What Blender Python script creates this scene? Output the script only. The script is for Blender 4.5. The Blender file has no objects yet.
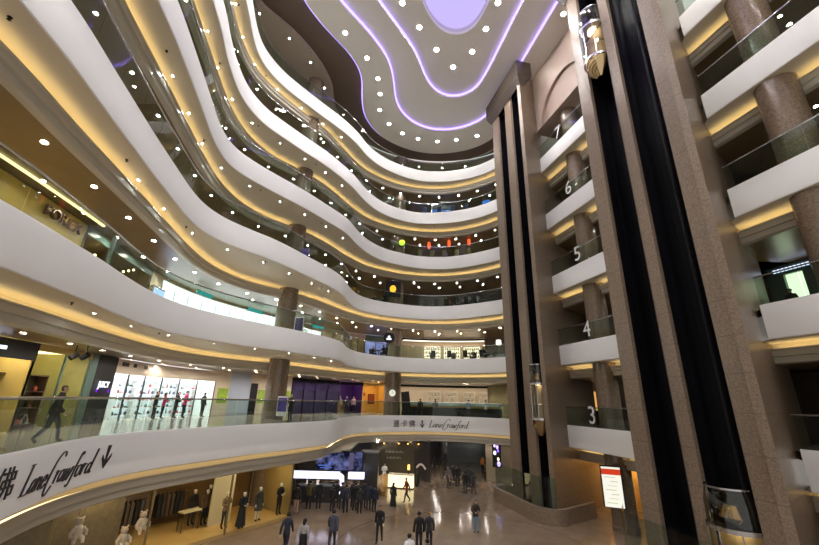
import bpy, bmesh, math, random
from mathutils import Vector, Matrix
random.seed(7)
SC = bpy.context.scene
COL = SC.collection
PI = math.pi
R = math.radians
CAMZ = 6.9
ZL = {2: 0.0, 3: 5.45, 4: 10.85, 5: 16.25, 6: 21.65, 7: 27.05, 8: 32.45}
FH = 1.31
CEIL = 36.0

# ------------------------------------------------------------------ helpers
class MB:
    def __init__(s): s.v = []; s.f = []
    def add(s, vs, fs):
        o = len(s.v); s.v += [tuple(p) for p in vs]; s.f += [tuple(i + o for i in f) for f in fs]; return s
    def box(s, c, d, rz=0.0, tilt=None):
        x, y, z = d[0] / 2, d[1] / 2, d[2] / 2
        m = Matrix.Rotation(rz, 3, 'Z')
        if tilt: m = m @ Matrix.Rotation(tilt[0], 3, tilt[1])
        vs = [Vector(c) + m @ Vector((a * x, b * y, e * z)) for a in (-1, 1) for b in (-1, 1) for e in (-1, 1)]
        return s.add(vs, [(0, 1, 3, 2), (4, 6, 7, 5), (0, 4, 5, 1), (2, 3, 7, 6), (0, 2, 6, 4), (1, 5, 7, 3)])
    def loft(s, rows, close=False, cap=False):
        n = len(rows[0]); o = []
        vs = [p for r in rows for p in r]; m = len(rows)
        for i in range(m if close else m - 1):
            j = (i + 1) % m
            for k in range(n - 1): o.append((i * n + k, i * n + k + 1, j * n + k + 1, j * n + k))
        if cap: o.append(tuple(i * n for i in range(m))); o.append(tuple(i * n + n - 1 for i in reversed(range(m))))
        return s.add(vs, o)
    def tube(s, pts, r, n=8, cap=True):
        pts = [Vector(p) for p in pts]; rows = []
        rr = r if isinstance(r, (list, tuple)) else [r] * len(pts)
        prev = None
        for i, p in enumerate(pts):
            t = (pts[min(i + 1, len(pts) - 1)] - pts[max(i - 1, 0)]).normalized()
            if prev is None:
                a = Vector((0, 0, 1)) if abs(t.z) < .9 else Vector((1, 0, 0)); nrm = (a - t * a.dot(t)).normalized()
            else: nrm = (prev - t * prev.dot(t)).normalized()
            prev = nrm; b = t.cross(nrm)
            rows.append([p + (nrm * math.cos(2 * PI * k / n) + b * math.sin(2 * PI * k / n)) * rr[i] for k in range(n)])
        vs = [p for q in rows for p in q]; fs = []
        for i in range(len(rows) - 1):
            for k in range(n): fs.append((i * n + k, i * n + (k + 1) % n, (i + 1) * n + (k + 1) % n, (i + 1) * n + k))
        if cap: fs.append(tuple(range(n))[::-1]); fs.append(tuple((len(rows) - 1) * n + k for k in range(n)))
        return s.add(vs, fs)
    def lathe(s, prof, c=(0, 0, 0), n=24, a0=0.0, a1=2 * PI, cap=True):
        full = abs(a1 - a0 - 2 * PI) < 1e-6; m = n if full else n + 1
        vs = []
        for (r, z) in prof:
            for k in range(m):
                a = a0 + (a1 - a0) * k / n
                vs.append((c[0] + r * math.cos(a), c[1] + r * math.sin(a), c[2] + z))
        fs = []
        for i in range(len(prof) - 1):
            for k in range(n): fs.append((i * m + k, i * m + (k + 1) % m, (i + 1) * m + (k + 1) % m, (i + 1) * m + k))
        if cap and full and prof[0][0] > 1e-4: fs.append(tuple(range(n))[::-1])
        if cap and full and prof[-1][0] > 1e-4: fs.append(tuple((len(prof) - 1) * m + k for k in range(n)))
        return s.add(vs, fs)
    def prism(s, poly, z0, z1):
        n = len(poly)
        vs = [(p[0], p[1], z0) for p in poly] + [(p[0], p[1], z1) for p in poly]
        fs = [(i, (i + 1) % n, n + (i + 1) % n, n + i) for i in range(n)] + [tuple(range(n))[::-1], tuple(range(n, 2 * n))]
        return s.add(vs, fs)
    def ball(s, c, r, n=10, m=7):
        r = r if isinstance(r, (tuple, list)) else (r, r, r)
        vs = [(c[0], c[1], c[2] - r[2])]
        for i in range(1, m):
            t = -PI / 2 + PI * i / m
            for k in range(n):
                a = 2 * PI * k / n
                vs.append((c[0] + r[0] * math.cos(t) * math.cos(a), c[1] + r[1] * math.cos(t) * math.sin(a), c[2] + r[2] * math.sin(t)))
        vs.append((c[0], c[1], c[2] + r[2])); fs = []
        for k in range(n):
            fs.append((0, 1 + (k + 1) % n, 1 + k)); e = 1 + (m - 2) * n
            fs.append((e + k, e + (k + 1) % n, len(vs) - 1))
        for i in range(m - 2):
            for k in range(n): fs.append((1 + i * n + k, 1 + i * n + (k + 1) % n, 1 + (i + 1) * n + (k + 1) % n, 1 + (i + 1) * n + k))
        return s.add(vs, fs)
    def mesh(s, name, smooth=False):
        me = bpy.data.meshes.new(name); me.from_pydata(s.v, [], s.f); me.validate()
        bm = bmesh.new(); bm.from_mesh(me); bmesh.ops.recalc_face_normals(bm, faces=bm.faces); bm.to_mesh(me); bm.free()
        if smooth:
            for p in me.polygons: p.use_smooth = True
            try: me.set_sharp_from_angle(angle=R(38))
            except Exception: pass
        return me
    def build(s, name, mat, parent=None, smooth=False):
        me = s.mesh(name, smooth)
        if mat: me.materials.append(mat)
        return link(bpy.data.objects.new(name, me), parent)

def link(o, parent=None):
    COL.objects.link(o)
    if parent is not None: o.parent = parent
    return o
def tag(o, label=None, cat=None, group=None, kind=None):
    if label: o['label'] = label
    if cat: o['category'] = cat
    if group: o['group'] = group
    if kind: o['kind'] = kind
    return o
def thing(name, label, cat, loc=(0, 0, 0), rz=0.0, group=None, kind=None):
    o = bpy.data.objects.new(name, None); o.empty_display_size = .2
    o.location = loc; o.rotation_euler = (0, 0, rz); link(o)
    return tag(o, label, cat, group, kind)
def copy_tree(o, parent=None):
    c = o.copy(); COL.objects.link(c)
    if parent is not None: c.parent = parent
    for ch in o.children: copy_tree(ch, c)
    return c
def place_copy(o, loc, rz=0.0, label=None, group=None, scale=None):
    c = copy_tree(o); c.location = loc; c.rotation_euler = (0, 0, rz)
    if scale: c.scale = (scale,) * 3
    if label: c['label'] = label
    if group: c['group'] = group
    return c

# ------------------------------------------------------------------ curves
def catmull(P, k=8):
    P = [Vector((p[0], p[1], p[2] if len(p) > 2 else 0)) for p in P]; Q = [P[0] * 2 - P[1]] + P + [P[-1] * 2 - P[-2]]; out = []
    for i in range(1, len(Q) - 2):
        a, b, c, d = Q[i - 1:i + 3]
        for j in range(k):
            t = j / k
            out.append(.5 * ((2 * b) + (c - a) * t + (2 * a - 5 * b + 4 * c - d) * t * t + (3 * b - 3 * c + d - a) * t ** 3))
    out.append(P[-1]); return out
def resample(P, n=None, step=None):
    P = [Vector(p) for p in P]; L = [0]
    for a, b in zip(P, P[1:]): L.append(L[-1] + (b - a).length)
    if n is None: n = max(2, int(L[-1] / step) + 1)
    out = []; j = 0
    for i in range(n):
        t = L[-1] * i / (n - 1)
        while j < len(L) - 2 and L[j + 1] < t: j += 1
        d = L[j + 1] - L[j]; out.append(P[j].lerp(P[j + 1], (t - L[j]) / d if d > 0 else 0))
    return out
def smooth(P, it=2):
    P = list(P)
    for _ in range(it): P = [P[0]] + [P[i] * .5 + (P[i - 1] + P[i + 1]) * .25 for i in range(1, len(P) - 1)] + [P[-1]]
    return P
def curve(P, n=None, step=.4, it=3): return smooth(resample(catmull(P), n, step), it)
def offset(P, d):
    "to the left of travel (outwards from the atrium for the left galleries, which run away from the camera)"
    out = []
    for i, p in enumerate(P):
        t = (P[min(i + 1, len(P) - 1)] - P[max(i - 1, 0)]); t.z = 0; t.normalize()
        out.append(p + Vector((-t.y, t.x, 0)) * d)
    return out
def atz(P, z): return [Vector((p.x, p.y, z)) for p in P]
def closest(P, q):
    return min(range(len(P)), key=lambda i: (P[i].x - q[0]) ** 2 + (P[i].y - q[1]) ** 2)
def plate(name, mat, outer, holes, z0, z1, parent=None):
    "horizontal plate with holes: filled 2D curve turned into a mesh"
    cu = bpy.data.curves.new(name, 'CURVE'); cu.dimensions = '2D'; cu.fill_mode = 'BOTH'; cu.extrude = (z1 - z0) / 2
    for lp in [outer] + holes:
        sp = cu.splines.new('POLY'); sp.points.add(len(lp) - 1)
        for i, p in enumerate(lp): sp.points[i].co = (p[0], p[1], 0, 1)
        sp.use_cyclic_u = True
    o = bpy.data.objects.new(name + '_c', cu); COL.objects.link(o)
    bpy.context.view_layer.update()
    me = bpy.data.meshes.new_from_object(o.evaluated_get(bpy.context.evaluated_depsgraph_get()))
    bpy.data.objects.remove(o); me.name = name
    me.transform(Matrix.Translation((0, 0, (z0 + z1) / 2)))
    me.materials.clear(); me.materials.append(mat)
    return link(bpy.data.objects.new(name, me), parent)
def text_mesh(name, s, size, mat, parent, M, depth=.01, shear=0.0, sx=1.0, align='CENTER', spacing=1.0):
    cu = bpy.data.curves.new(name, 'FONT'); cu.body = s; cu.size = size; cu.extrude = depth; cu.shear = shear
    cu.align_x = align; cu.align_y = 'CENTER'; cu.space_character = spacing
    o = bpy.data.objects.new(name + '_c', cu); COL.objects.link(o); bpy.context.view_layer.update()
    me = bpy.data.meshes.new_from_object(o.evaluated_get(bpy.context.evaluated_depsgraph_get()))
    bpy.data.objects.remove(o); me.name = name
    me.transform(M @ Matrix.Diagonal((sx, 1, 1, 1))); me.materials.clear(); me.materials.append(mat)
    return link(bpy.data.objects.new(name, me), parent)
def frame(origin, xdir, normal):
    "matrix whose local X runs along xdir (horizontal), Y up, Z out along normal"
    x = Vector(xdir).normalized(); z = Vector(normal); z = (z - x * z.dot(x)).normalized(); y = z.cross(x)
    return Matrix.Translation(origin) @ Matrix((x, y, z)).transposed().to_4x4()

# ------------------------------------------------------------------ materials
MATS = {}
def mat(name, col, rough=.5, metal=0.0, emit=None, es=0.0, spec=.5, bump=None, var=None, coat=0.0):
    if name in MATS: return MATS[name]
    m = bpy.data.materials.new(name); m.use_nodes = True; nt = m.node_tree; b = nt.nodes['Principled BSDF']
    b.inputs['Base Color'].default_value = (*col, 1); b.inputs['Roughness'].default_value = rough
    b.inputs['Metallic'].default_value = metal; b.inputs['Specular IOR Level'].default_value = spec
    b.inputs['Coat Weight'].default_value = coat
    if emit: b.inputs['Emission Color'].default_value = (*emit, 1); b.inputs['Emission Strength'].default_value = es
    if var or bump:
        tc = nt.nodes.new('ShaderNodeTexCoord'); nz = nt.nodes.new('ShaderNodeTexNoise')
        sc, amt = var or (bump[0], 0); nz.inputs['Scale'].default_value = sc; nz.inputs['Detail'].default_value = 4
        nt.links.new(tc.outputs['Object'], nz.inputs['Vector'])
        if var:
            mx = nt.nodes.new('ShaderNodeMix'); mx.data_type = 'RGBA'
            mx.inputs['A'].default_value = (*[c * (1 - amt) for c in col], 1); mx.inputs['B'].default_value = (*[min(1, c * (1 + amt)) for c in col], 1)
            nt.links.new(nz.outputs['Fac'], mx.inputs['Factor']); nt.links.new(mx.outputs['Result'], b.inputs['Base Color'])
        if bump:
            bp = nt.nodes.new('ShaderNodeBump'); bp.inputs['Strength'].default_value = bump[1]; bp.inputs['Distance'].default_value = .01
            nt.links.new(nz.outputs['Fac'], bp.inputs['Height']); nt.links.new(bp.outputs['Normal'], b.inputs['Normal'])
    MATS[name] = m; return m
def glow(name, col, s):
    if name in MATS: return MATS[name]
    m = bpy.data.materials.new(name); m.use_nodes = True; nt = m.node_tree; nt.nodes.clear()
    e = nt.nodes.new('ShaderNodeEmission'); e.inputs[0].default_value = (*col, 1); e.inputs[1].default_value = s if s > 100 else s * .72
    o = nt.nodes.new('ShaderNodeOutputMaterial'); nt.links.new(e.outputs[0], o.inputs[0]); MATS[name] = m; return m
def glass(name, tint, refl=1.0, rough=.0):
    if name in MATS: return MATS[name]
    m = bpy.data.materials.new(name); m.use_nodes = True; nt = m.node_tree; nt.nodes.clear()
    t = nt.nodes.new('ShaderNodeBsdfTransparent'); t.inputs[0].default_value = (*tint, 1)
    g = nt.nodes.new('ShaderNodeBsdfGlossy'); g.inputs['Roughness'].default_value = rough; g.inputs[0].default_value = (.9, .95, .93, 1)
    f = nt.nodes.new('ShaderNodeFresnel'); f.inputs[0].default_value = 1.5
    k = nt.nodes.new('ShaderNodeMath'); k.operation = 'MULTIPLY'; k.inputs[1].default_value = refl; k.use_clamp = True
    ge = nt.nodes.new('ShaderNodeNewGeometry'); bf = nt.nodes.new('ShaderNodeMath'); bf.operation = 'SUBTRACT'; bf.inputs[0].default_value = refl; nt.links.new(ge.outputs['Backfacing'], bf.inputs[1]); nt.links.new(bf.outputs[0], k.inputs[1])
    mx = nt.nodes.new('ShaderNodeMixShader'); o = nt.nodes.new('ShaderNodeOutputMaterial')
    nt.links.new(f.outputs[0], k.inputs[0]); nt.links.new(k.outputs[0], mx.inputs[0]); nt.links.new(t.outputs[0], mx.inputs[1]); nt.links.new(g.outputs[0], mx.inputs[2]); nt.links.new(mx.outputs[0], o.inputs[0])
    MATS[name] = m; return m
def granite(name, c1, c2, rough=.25, scale=14.0, tile=None):
    m = bpy.data.materials.new(name); m.use_nodes = True; nt = m.node_tree; b = nt.nodes['Principled BSDF']
    tc = nt.nodes.new('ShaderNodeTexCoord'); v = nt.nodes.new('ShaderNodeTexVoronoi'); v.inputs['Scale'].default_value = scale
    nz = nt.nodes.new('ShaderNodeTexNoise'); nz.inputs['Scale'].default_value = scale * .35; nz.inputs['Detail'].default_value = 6
    nt.links.new(tc.outputs['Object'], v.inputs['Vector']); nt.links.new(tc.outputs['Object'], nz.inputs['Vector'])
    ad = nt.nodes.new('ShaderNodeMix'); ad.data_type = 'RGBA'; ad.blend_type = 'MIX'; ad.inputs['Factor'].default_value = .5
    nt.links.new(v.outputs['Color'], ad.inputs['A']); nt.links.new(nz.outputs['Fac'], ad.inputs['B'])
    bw = nt.nodes.new('ShaderNodeRGBToBW'); nt.links.new(ad.outputs['Result'], bw.inputs[0])
    rp = nt.nodes.new('ShaderNodeValToRGB'); rp.color_ramp.elements[0].position = .3; rp.color_ramp.elements[1].position = .7
    rp.color_ramp.elements[0].color = (*c1, 1); rp.color_ramp.elements[1].color = (*c2, 1); nt.links.new(bw.outputs[0], rp.inputs[0])
    out = rp.outputs[0]
    if tile:                                                     # thin joints between slabs, every tile metres of height
        sp = nt.nodes.new('ShaderNodeSeparateXYZ'); nt.links.new(tc.outputs['Object'], sp.inputs[0])
        md = nt.nodes.new('ShaderNodeMath'); md.operation = 'PINGPONG'; md.inputs[1].default_value = tile / 2; nt.links.new(sp.outputs['Z'], md.inputs[0])
        lt = nt.nodes.new('ShaderNodeMath'); lt.operation = 'LESS_THAN'; lt.inputs[1].default_value = .008; nt.links.new(md.outputs[0], lt.inputs[0])
        mj = nt.nodes.new('ShaderNodeMix'); mj.data_type = 'RGBA'; mj.inputs['B'].default_value = (*[c * .6 for c in c1], 1)
        nt.links.new(lt.outputs[0], mj.inputs['Factor']); nt.links.new(out, mj.inputs['A']); out = mj.outputs['Result']
    nt.links.new(out, b.inputs['Base Color']); b.inputs['Roughness'].default_value = rough
    MATS[name] = m; return m

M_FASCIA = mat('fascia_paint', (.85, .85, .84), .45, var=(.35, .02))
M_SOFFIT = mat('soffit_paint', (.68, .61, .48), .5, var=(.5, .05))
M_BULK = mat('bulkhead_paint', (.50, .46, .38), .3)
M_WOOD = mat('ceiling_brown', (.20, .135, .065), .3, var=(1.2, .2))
M_SLAB = mat('gallery_floor', (.42, .36, .29), .15, var=(.8, .1))
M_GRAN = granite('brown_granite', (.17, .124, .088), (.29, .22, .162), .36, 26.0, 1.35)
M_GRAND = granite('brown_granite_column', (.145, .105, .075), (.26, .195, .14), .16, 26.0)
M_BLACK = mat('shaft_black', (.006, .006, .009), .22)
M_STEEL = mat('steel', (.55, .55, .56), .25, 1.0)
M_DARKM = mat('dark_metal', (.05, .05, .055), .35, .8)
M_GLASS = glass('balustrade_glass', (.80, .87, .83), 1.0)
M_SHOPGLASS = glass('shop_glass', (.93, .96, .94), .8)
M_WHITEC = mat('ceiling_white', (.88, .85, .81), .5, var=(.2, .03))
M_BROWNC = mat('ceiling_recess_brown', (.13, .09, .06), .5, var=(.4, .1))
M_COVE = glow('cove_strip', (1.0, .76, .36), 6.0)
M_PURPLE = glow('violet_strip', (.36, .25, 1.0), 3.4)
M_DOWN = glow('downlight_glow', (1.0, .93, .82), 220.0)
M_DOWNC = glow('downlight_cool', (.86, .97, 1.0), 170.0)
M_WALLB = mat('beige_wall', (.48, .40, .29), .5, var=(.6, .1))
M_COVE3 = glow('cove_strip_low', (1.0, .76, .40), 3.0)
M_WALLD = mat('brown_wall', (.15, .11, .075), .45, var=(.6, .12))
M_AMBERLIT = mat('amber_lit_wall', (.42, .25, .10), .4, var=(.6, .15))  # warm gallery light put into the wall colour
# ------------------------------------------------------------------ camera
def make_camera():
    th, ro = R(18.702), R(1.443)
    fw = Vector((0, math.cos(th), math.sin(th))); up = Vector((0, -math.sin(th), math.cos(th))); ri = Vector((1, 0, 0))
    c, s = math.cos(ro), math.sin(ro)
    u = -s * ri + c * up; r = c * ri + s * up
    cd = bpy.data.cameras.new('camera'); cd.sensor_fit = 'HORIZONTAL'; cd.sensor_width = 36; cd.lens = 36 * 377.34 / 819
    cd.clip_start = .1; cd.clip_end = 300
    o = bpy.data.objects.new('camera', cd); COL.objects.link(o)
    o.matrix_world = Matrix.Translation((0, 0, CAMZ)) @ Matrix((r, u, -fw)).transposed().to_4x4()
    SC.camera = o
make_camera()
w = bpy.data.worlds.new('world'); SC.world = w; w.use_nodes = True
w.node_tree.nodes['Background'].inputs[0].default_value = (1, .94, .87, 1); w.node_tree.nodes['Background'].inputs[1].default_value = .55
SC.view_settings.view_transform = 'Standard'; SC.view_settings.look = 'None'; SC.view_settings.gamma = 1; SC.view_settings.use_curve_mapping = False
SC.view_settings.exposure = 0.6
SC.cycles.use_denoising = True; SC.cycles.transparent_max_bounces = 24; SC.cycles.max_bounces = 7; SC.cycles.sample_clamp_indirect = 6

# ------------------------------------------------------------------ left galleries
FP = {
3: [(-6.8, -4), (-7.2, 2), (-8.1, 6.4), (-8.97, 9.8), (-9.66, 11.75), (-10.0, 13.7), (-9.75, 16.0), (-8.63, 18.6), (-7.6, 20.86), (-5.93, 23.63), (-4.7, 26.6), (-4.72, 29.6), (-4.5, 32.8), (-3.3, 35.6), (-0.4, 37.4), (2.2, 38.3), (4.6, 38.3), (7.0, 37.3), (9.25, 35.7), (10.3, 33.9)],
4: [(-8.9, -4), (-8.8, 2), (-9.0, 5.6), (-9.17, 7.55), (-9.35, 8.68), (-9.65, 10.21), (-9.9, 11.5), (-10.38, 13.4), (-10.78, 15.65), (-10.72, 17.44), (-10.19, 19.12), (-9.6, 20.26), (-8.45, 22.03), (-6.78, 24.39), (-5.3, 27.2), (-4.95, 29.2), (-5.0, 32.0), (-4.4, 35.0), (-2.6, 37.3), (0.27, 38.8), (2.3, 39.1), (4.41, 38.8), (7.2, 37.5), (9.2, 35.6), (10.3, 33.9)],
5: [(-8.0, -4), (-8.2, 2), (-8.75, 6.88), (-9.19, 8.98), (-9.9, 12.2), (-10.3, 14.25), (-10.68, 16.33), (-10.75, 17.7), (-10.4, 19.2), (-9.53, 20.63), (-8.35, 22.38), (-7.2, 24.9), (-6.0, 27.6), (-5.4, 30.0), (-5.3, 32.35), (-4.7, 35.2), (-2.91, 37.17), (0.14, 38.55), (1.84, 38.9), (4.43, 38.45), (6.88, 37.0), (9.15, 35.15), (10.2, 33.6)],
6: [(-8.2, -4), (-8.4, 2), (-8.9, 7), (-9.45, 10.74), (-9.92, 12.9), (-10.58, 15.67), (-11.04, 17.5), (-11.25, 19.2), (-11.1, 20.3), (-10.6, 21.4), (-9.51, 23.09), (-8.14, 25.0), (-6.77, 27.3), (-5.5, 29.6), (-4.97, 31.74), (-4.15, 34.1), (-2.59, 36.3), (0.01, 37.9), (1.75, 38.35), (4.46, 38.1), (7.0, 36.75), (9.09, 34.95), (10.2, 33.5)],
7: [(-8.6, -4), (-8.8, 2), (-9.3, 8), (-10.4, 14.61), (-11.0, 17.0), (-11.34, 18.9), (-11.4, 20.7), (-10.88, 22.65), (-9.75, 24.4), (-8.57, 26.07), (-7.2, 27.95), (-5.6, 30.9), (-4.8, 33.2), (-3.7, 35.4), (-2.2, 37.0), (-0.11, 38.2), (1.71, 38.45), (4.49, 38.0), (7.18, 36.7), (9.01, 34.9), (10.1, 33.4)],
8: [(-9.0, -4), (-9.2, 2), (-9.8, 9), (-10.6, 15.2), (-11.15, 18.47), (-11.6, 20.53), (-11.6, 22.4), (-10.78, 24.5), (-9.4, 26.45), (-7.96, 28.3), (-6.69, 29.9), (-5.55, 31.8), (-4.75, 33.7), (-3.55, 35.4), (-2.0, 36.75), (-0.25, 37.75), (1.65, 38.3), (4.58, 38.1), (7.3, 37.0), (9.07, 35.4), (10.1, 33.8)]}
B_COMMON = [(-9.2, -4), (-9.3, 2), (-9.75, 6.8), (-10.4, 10), (-11.15, 14), (-11.95, 18), (-12.4, 21.0), (-12.3, 23.6), (-11.4, 26.0), (-10.1, 27.5), (-8.85, 28.9), (-7.3, 31.6), (-6.2, 34.2), (-4.3, 37.2), (-1.2, 39.3), (1.8, 40.0), (4.6, 39.7), (7.4, 38.3), (9.5, 36.3), (10.8, 34.2)]
BP = {k: B_COMMON for k in (5, 6, 7)}
BP[8] = [(-9.6, -4), (-9.8, 2), (-10.4, 9), (-11.2, 14.8), (-11.9, 17.9), (-12.3, 20.4), (-12.15, 22.8), (-11.2, 25.0), (-9.5, 27.6), (-8.0, 29.8), (-7.0, 32.2), (-5.4, 35.4), (-3.2, 37.6), (-0.8, 38.9), (1.7, 39.5), (4.7, 39.2), (7.5, 37.8), (9.4, 36.1), (10.6, 34.3)]
BP[4] = [(-10.2, -4), (-10.2, 2), (-10.6, 6), (-11.2, 10.2), (-11.8, 12.8), (-12.6, 16.0), (-13.1, 18.8), (-13.3, 21.5), (-12.9, 24.2), (-11.6, 26.8), (-10.2, 28.4), (-9.3, 30.3), (-7.8, 33.6), (-5.6, 37.4), (-2.4, 40.2), (1.6, 41.2), (4.8, 41.0), (7.6, 39.8), (9.8, 37.6), (11.0, 35.0)]
B3_OFF = .30
BACK = [(-13.6, -4), (-13.6, 4), (-13.9, 10), (-14.5, 15), (-15.4, 20), (-15.9, 24), (-15.4, 28), (-13.8, 32), (-11.6, 36), (-8.6, 41), (-4.5, 44.6), (0.5, 46.2), (5, 46.2), (9.5, 45), (13, 42), (14.5, 37.5)]
NS = 170
FC = {k: curve(FP[k], NS) for k in FP}
BC = {k: curve(BP[k], NS) for k in BP}
BC[3] = offset(FC[3], B3_OFF)
WB = curve(BACK, NS); WB2 = offset(WB, 4.3)
ORD = {3: 'third', 4: 'fourth', 5: 'fifth', 6: 'sixth', 7: 'seventh', 8: 'top'}
WHERE = {3: 'lowest curved white balcony, lettered with a shop name and arrow', 4: 'second lowest curved white balcony, below the bright white shopfront', 5: 'third curved white balcony from the floor, widest sweep on the left',
         6: 'fourth curved white balcony from the floor, restaurant with red lamps above it', 7: 'second highest curved white balcony, blue lit restaurant behind it', 8: 'topmost curved white balcony just under the atrium ceiling'}
def balcony(k, F, B, W, label, name_floor=True):
    z = ZL[k]
    t = thing('balcony', label, 'balcony', (0, 0, 0))
    Fi = offset(F, .12)
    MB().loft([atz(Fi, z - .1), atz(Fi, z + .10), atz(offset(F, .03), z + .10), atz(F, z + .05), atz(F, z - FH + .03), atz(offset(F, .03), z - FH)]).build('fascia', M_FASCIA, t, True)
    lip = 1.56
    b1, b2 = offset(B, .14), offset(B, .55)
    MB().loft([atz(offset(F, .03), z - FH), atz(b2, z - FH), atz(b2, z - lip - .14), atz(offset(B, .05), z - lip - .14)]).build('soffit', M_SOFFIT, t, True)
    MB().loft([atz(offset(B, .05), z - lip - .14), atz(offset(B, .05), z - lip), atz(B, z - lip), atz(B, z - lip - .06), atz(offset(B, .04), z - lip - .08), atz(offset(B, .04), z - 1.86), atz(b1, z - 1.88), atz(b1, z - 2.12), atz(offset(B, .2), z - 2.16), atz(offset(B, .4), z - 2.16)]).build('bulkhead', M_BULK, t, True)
    s = MB()
    c0 = offset(B, .17); c1 = offset(B, .23)
    s.loft([atz(c0, z - lip - .10), atz(c1, z - lip - .10), atz(c1, z - lip - .05), atz(c0, z - lip - .05)], close=True)
    s.build('cove_light', M_COVE3 if k == 3 and W is WB2 else M_COVE, t)
    if W is not None:
        tag(MB().loft([atz(Fi, z), atz(W, z), atz(W, z - .3), atz(Fi, z - .3)]).build('floor', M_SLAB), None, None, kind='structure')
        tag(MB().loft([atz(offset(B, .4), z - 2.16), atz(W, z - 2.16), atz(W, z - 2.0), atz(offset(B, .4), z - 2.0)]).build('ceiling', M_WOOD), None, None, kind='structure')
    return t
def railing(k, F, label, i0=0, i1=None, pan=1.5, h=1.18):
    z = ZL[k] + .1
    t = thing('glass_railing', label, 'railing')
    P = resample(offset(F, .07)[i0:i1], step=.3); n = max(1, int(pan / .3))
    for i in range(0, len(P) - 1, n):
        q = P[i:i + n + 1]
        if len(q) < 2: continue
        q = resample(q, n=len(q)); a = q[0].lerp(q[1], .06); b = q[-1].lerp(q[-2], .06); q = [a] + q[1:-1] + [b]
        q2 = offset(q, .016)
        MB().loft([atz(q, z), atz(q2, z), atz(q2, z + h - .03), atz(q, z + h - .03)], close=True, cap=True).build('glass_panel', M_GLASS, t)
    MB().tube(atz(offset(P, .01), z + h), .036, 6).build('handrail', M_STEEL, t, True)
    return t
for k in (3, 4, 5, 6, 7, 8):
    balcony(k, FC[k], BC[k], WB2, WHERE[k])
    i0 = next(i for i, p in enumerate(FC[k]) if p.y > 3.5)
    railing(k, FC[k], 'glass balustrade with steel handrail along the ' + WHERE[k].split(',')[0].replace(' just', ''), i0)
# back walls of the galleries
for k in (3, 4, 5, 6, 7, 8):
    z1 = ZL[k] + 3.24; P = WB2 if k in (3, 4, 5) else WB; m_ = M_WALLB if k != 6 else M_AMBERLIT
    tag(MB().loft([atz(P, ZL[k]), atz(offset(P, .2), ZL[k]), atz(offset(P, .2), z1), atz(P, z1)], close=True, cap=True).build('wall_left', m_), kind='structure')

# ------------------------------------------------------------------ right side
def rline(y, off=0.0): return 11.15 + .25 * (28 - y) + off
RN = Vector((.970, .2425, 0)); RT = Vector((-.2425, .970, 0))
def rpts(y0, y1, n=24): return [Vector((rline(y0 + (y1 - y0) * i / (n - 1)), y0 + (y1 - y0) * i / (n - 1), 0)) for i in range(n)]
# far bay fascias run from the far tower to behind the near tower; offsets go to the right of travel away from the camera, so travel is towards it
def roffset_sign(P): return P
WHR = {3: 'lowest', 4: 'second', 5: 'third', 6: 'fourth', 7: 'highest'}
WORDN = {3: 'three', 4: 'four', 5: 'five', 6: 'six', 7: 'seven'}
NUM = {3: '3', 4: '4', 5: '5', 6: '6', 7: '7'}
RW = [p + RN * 7.0 for p in rpts(28.6, -3, 24)]
for k in (3, 4, 5, 6, 7):
    far = rpts(28.15, 18.2); near = rpts(15.0, -3)
    for F, side in ((far, 'far'), (near, 'near')):
        B = [p + RN * 1.05 for p in (rpts(30.6, 17.6) if side == 'far' else rpts(17.2, -3))]
        W = [p + RN * 6.2 for p in (rpts(38, 16.6) if side == 'far' else rpts(21.5, -3))]
        lab = ('short white balcony below the glass numeral %s between the two lift towers' % WORDN[k]) if side == 'far' else 'white balcony beside the right edge of the near lift tower, %s of the stack' % WHR[k]
        balcony(k, F, B, W, lab)
        railing(k, F, ('glass balustrade marked with the numeral %s between the lift towers' % WORDN[k]) if side == 'far' else 'glass balustrade on the %s white balcony right of the near lift tower' % WHR[k])
        tag(MB().loft([atz(W, ZL[k]), atz([p + RN * .2 for p in W], ZL[k]), atz([p + RN * .2 for p in W], ZL[k] + 3.24), atz(W, ZL[k] + 3.24)], close=True, cap=True).build('wall_right', M_WALLD), kind='structure')
Wg = [p + RN * 6.2 for p in rpts(38, -3)]
tag(MB().loft([atz(Wg, 0), atz([p + RN * .2 for p in Wg], 0), atz([p + RN * .2 for p in Wg], 3.3), atz(Wg, 3.3)], close=True, cap=True).build('wall_right', M_WALLD), kind='structure')

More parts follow.
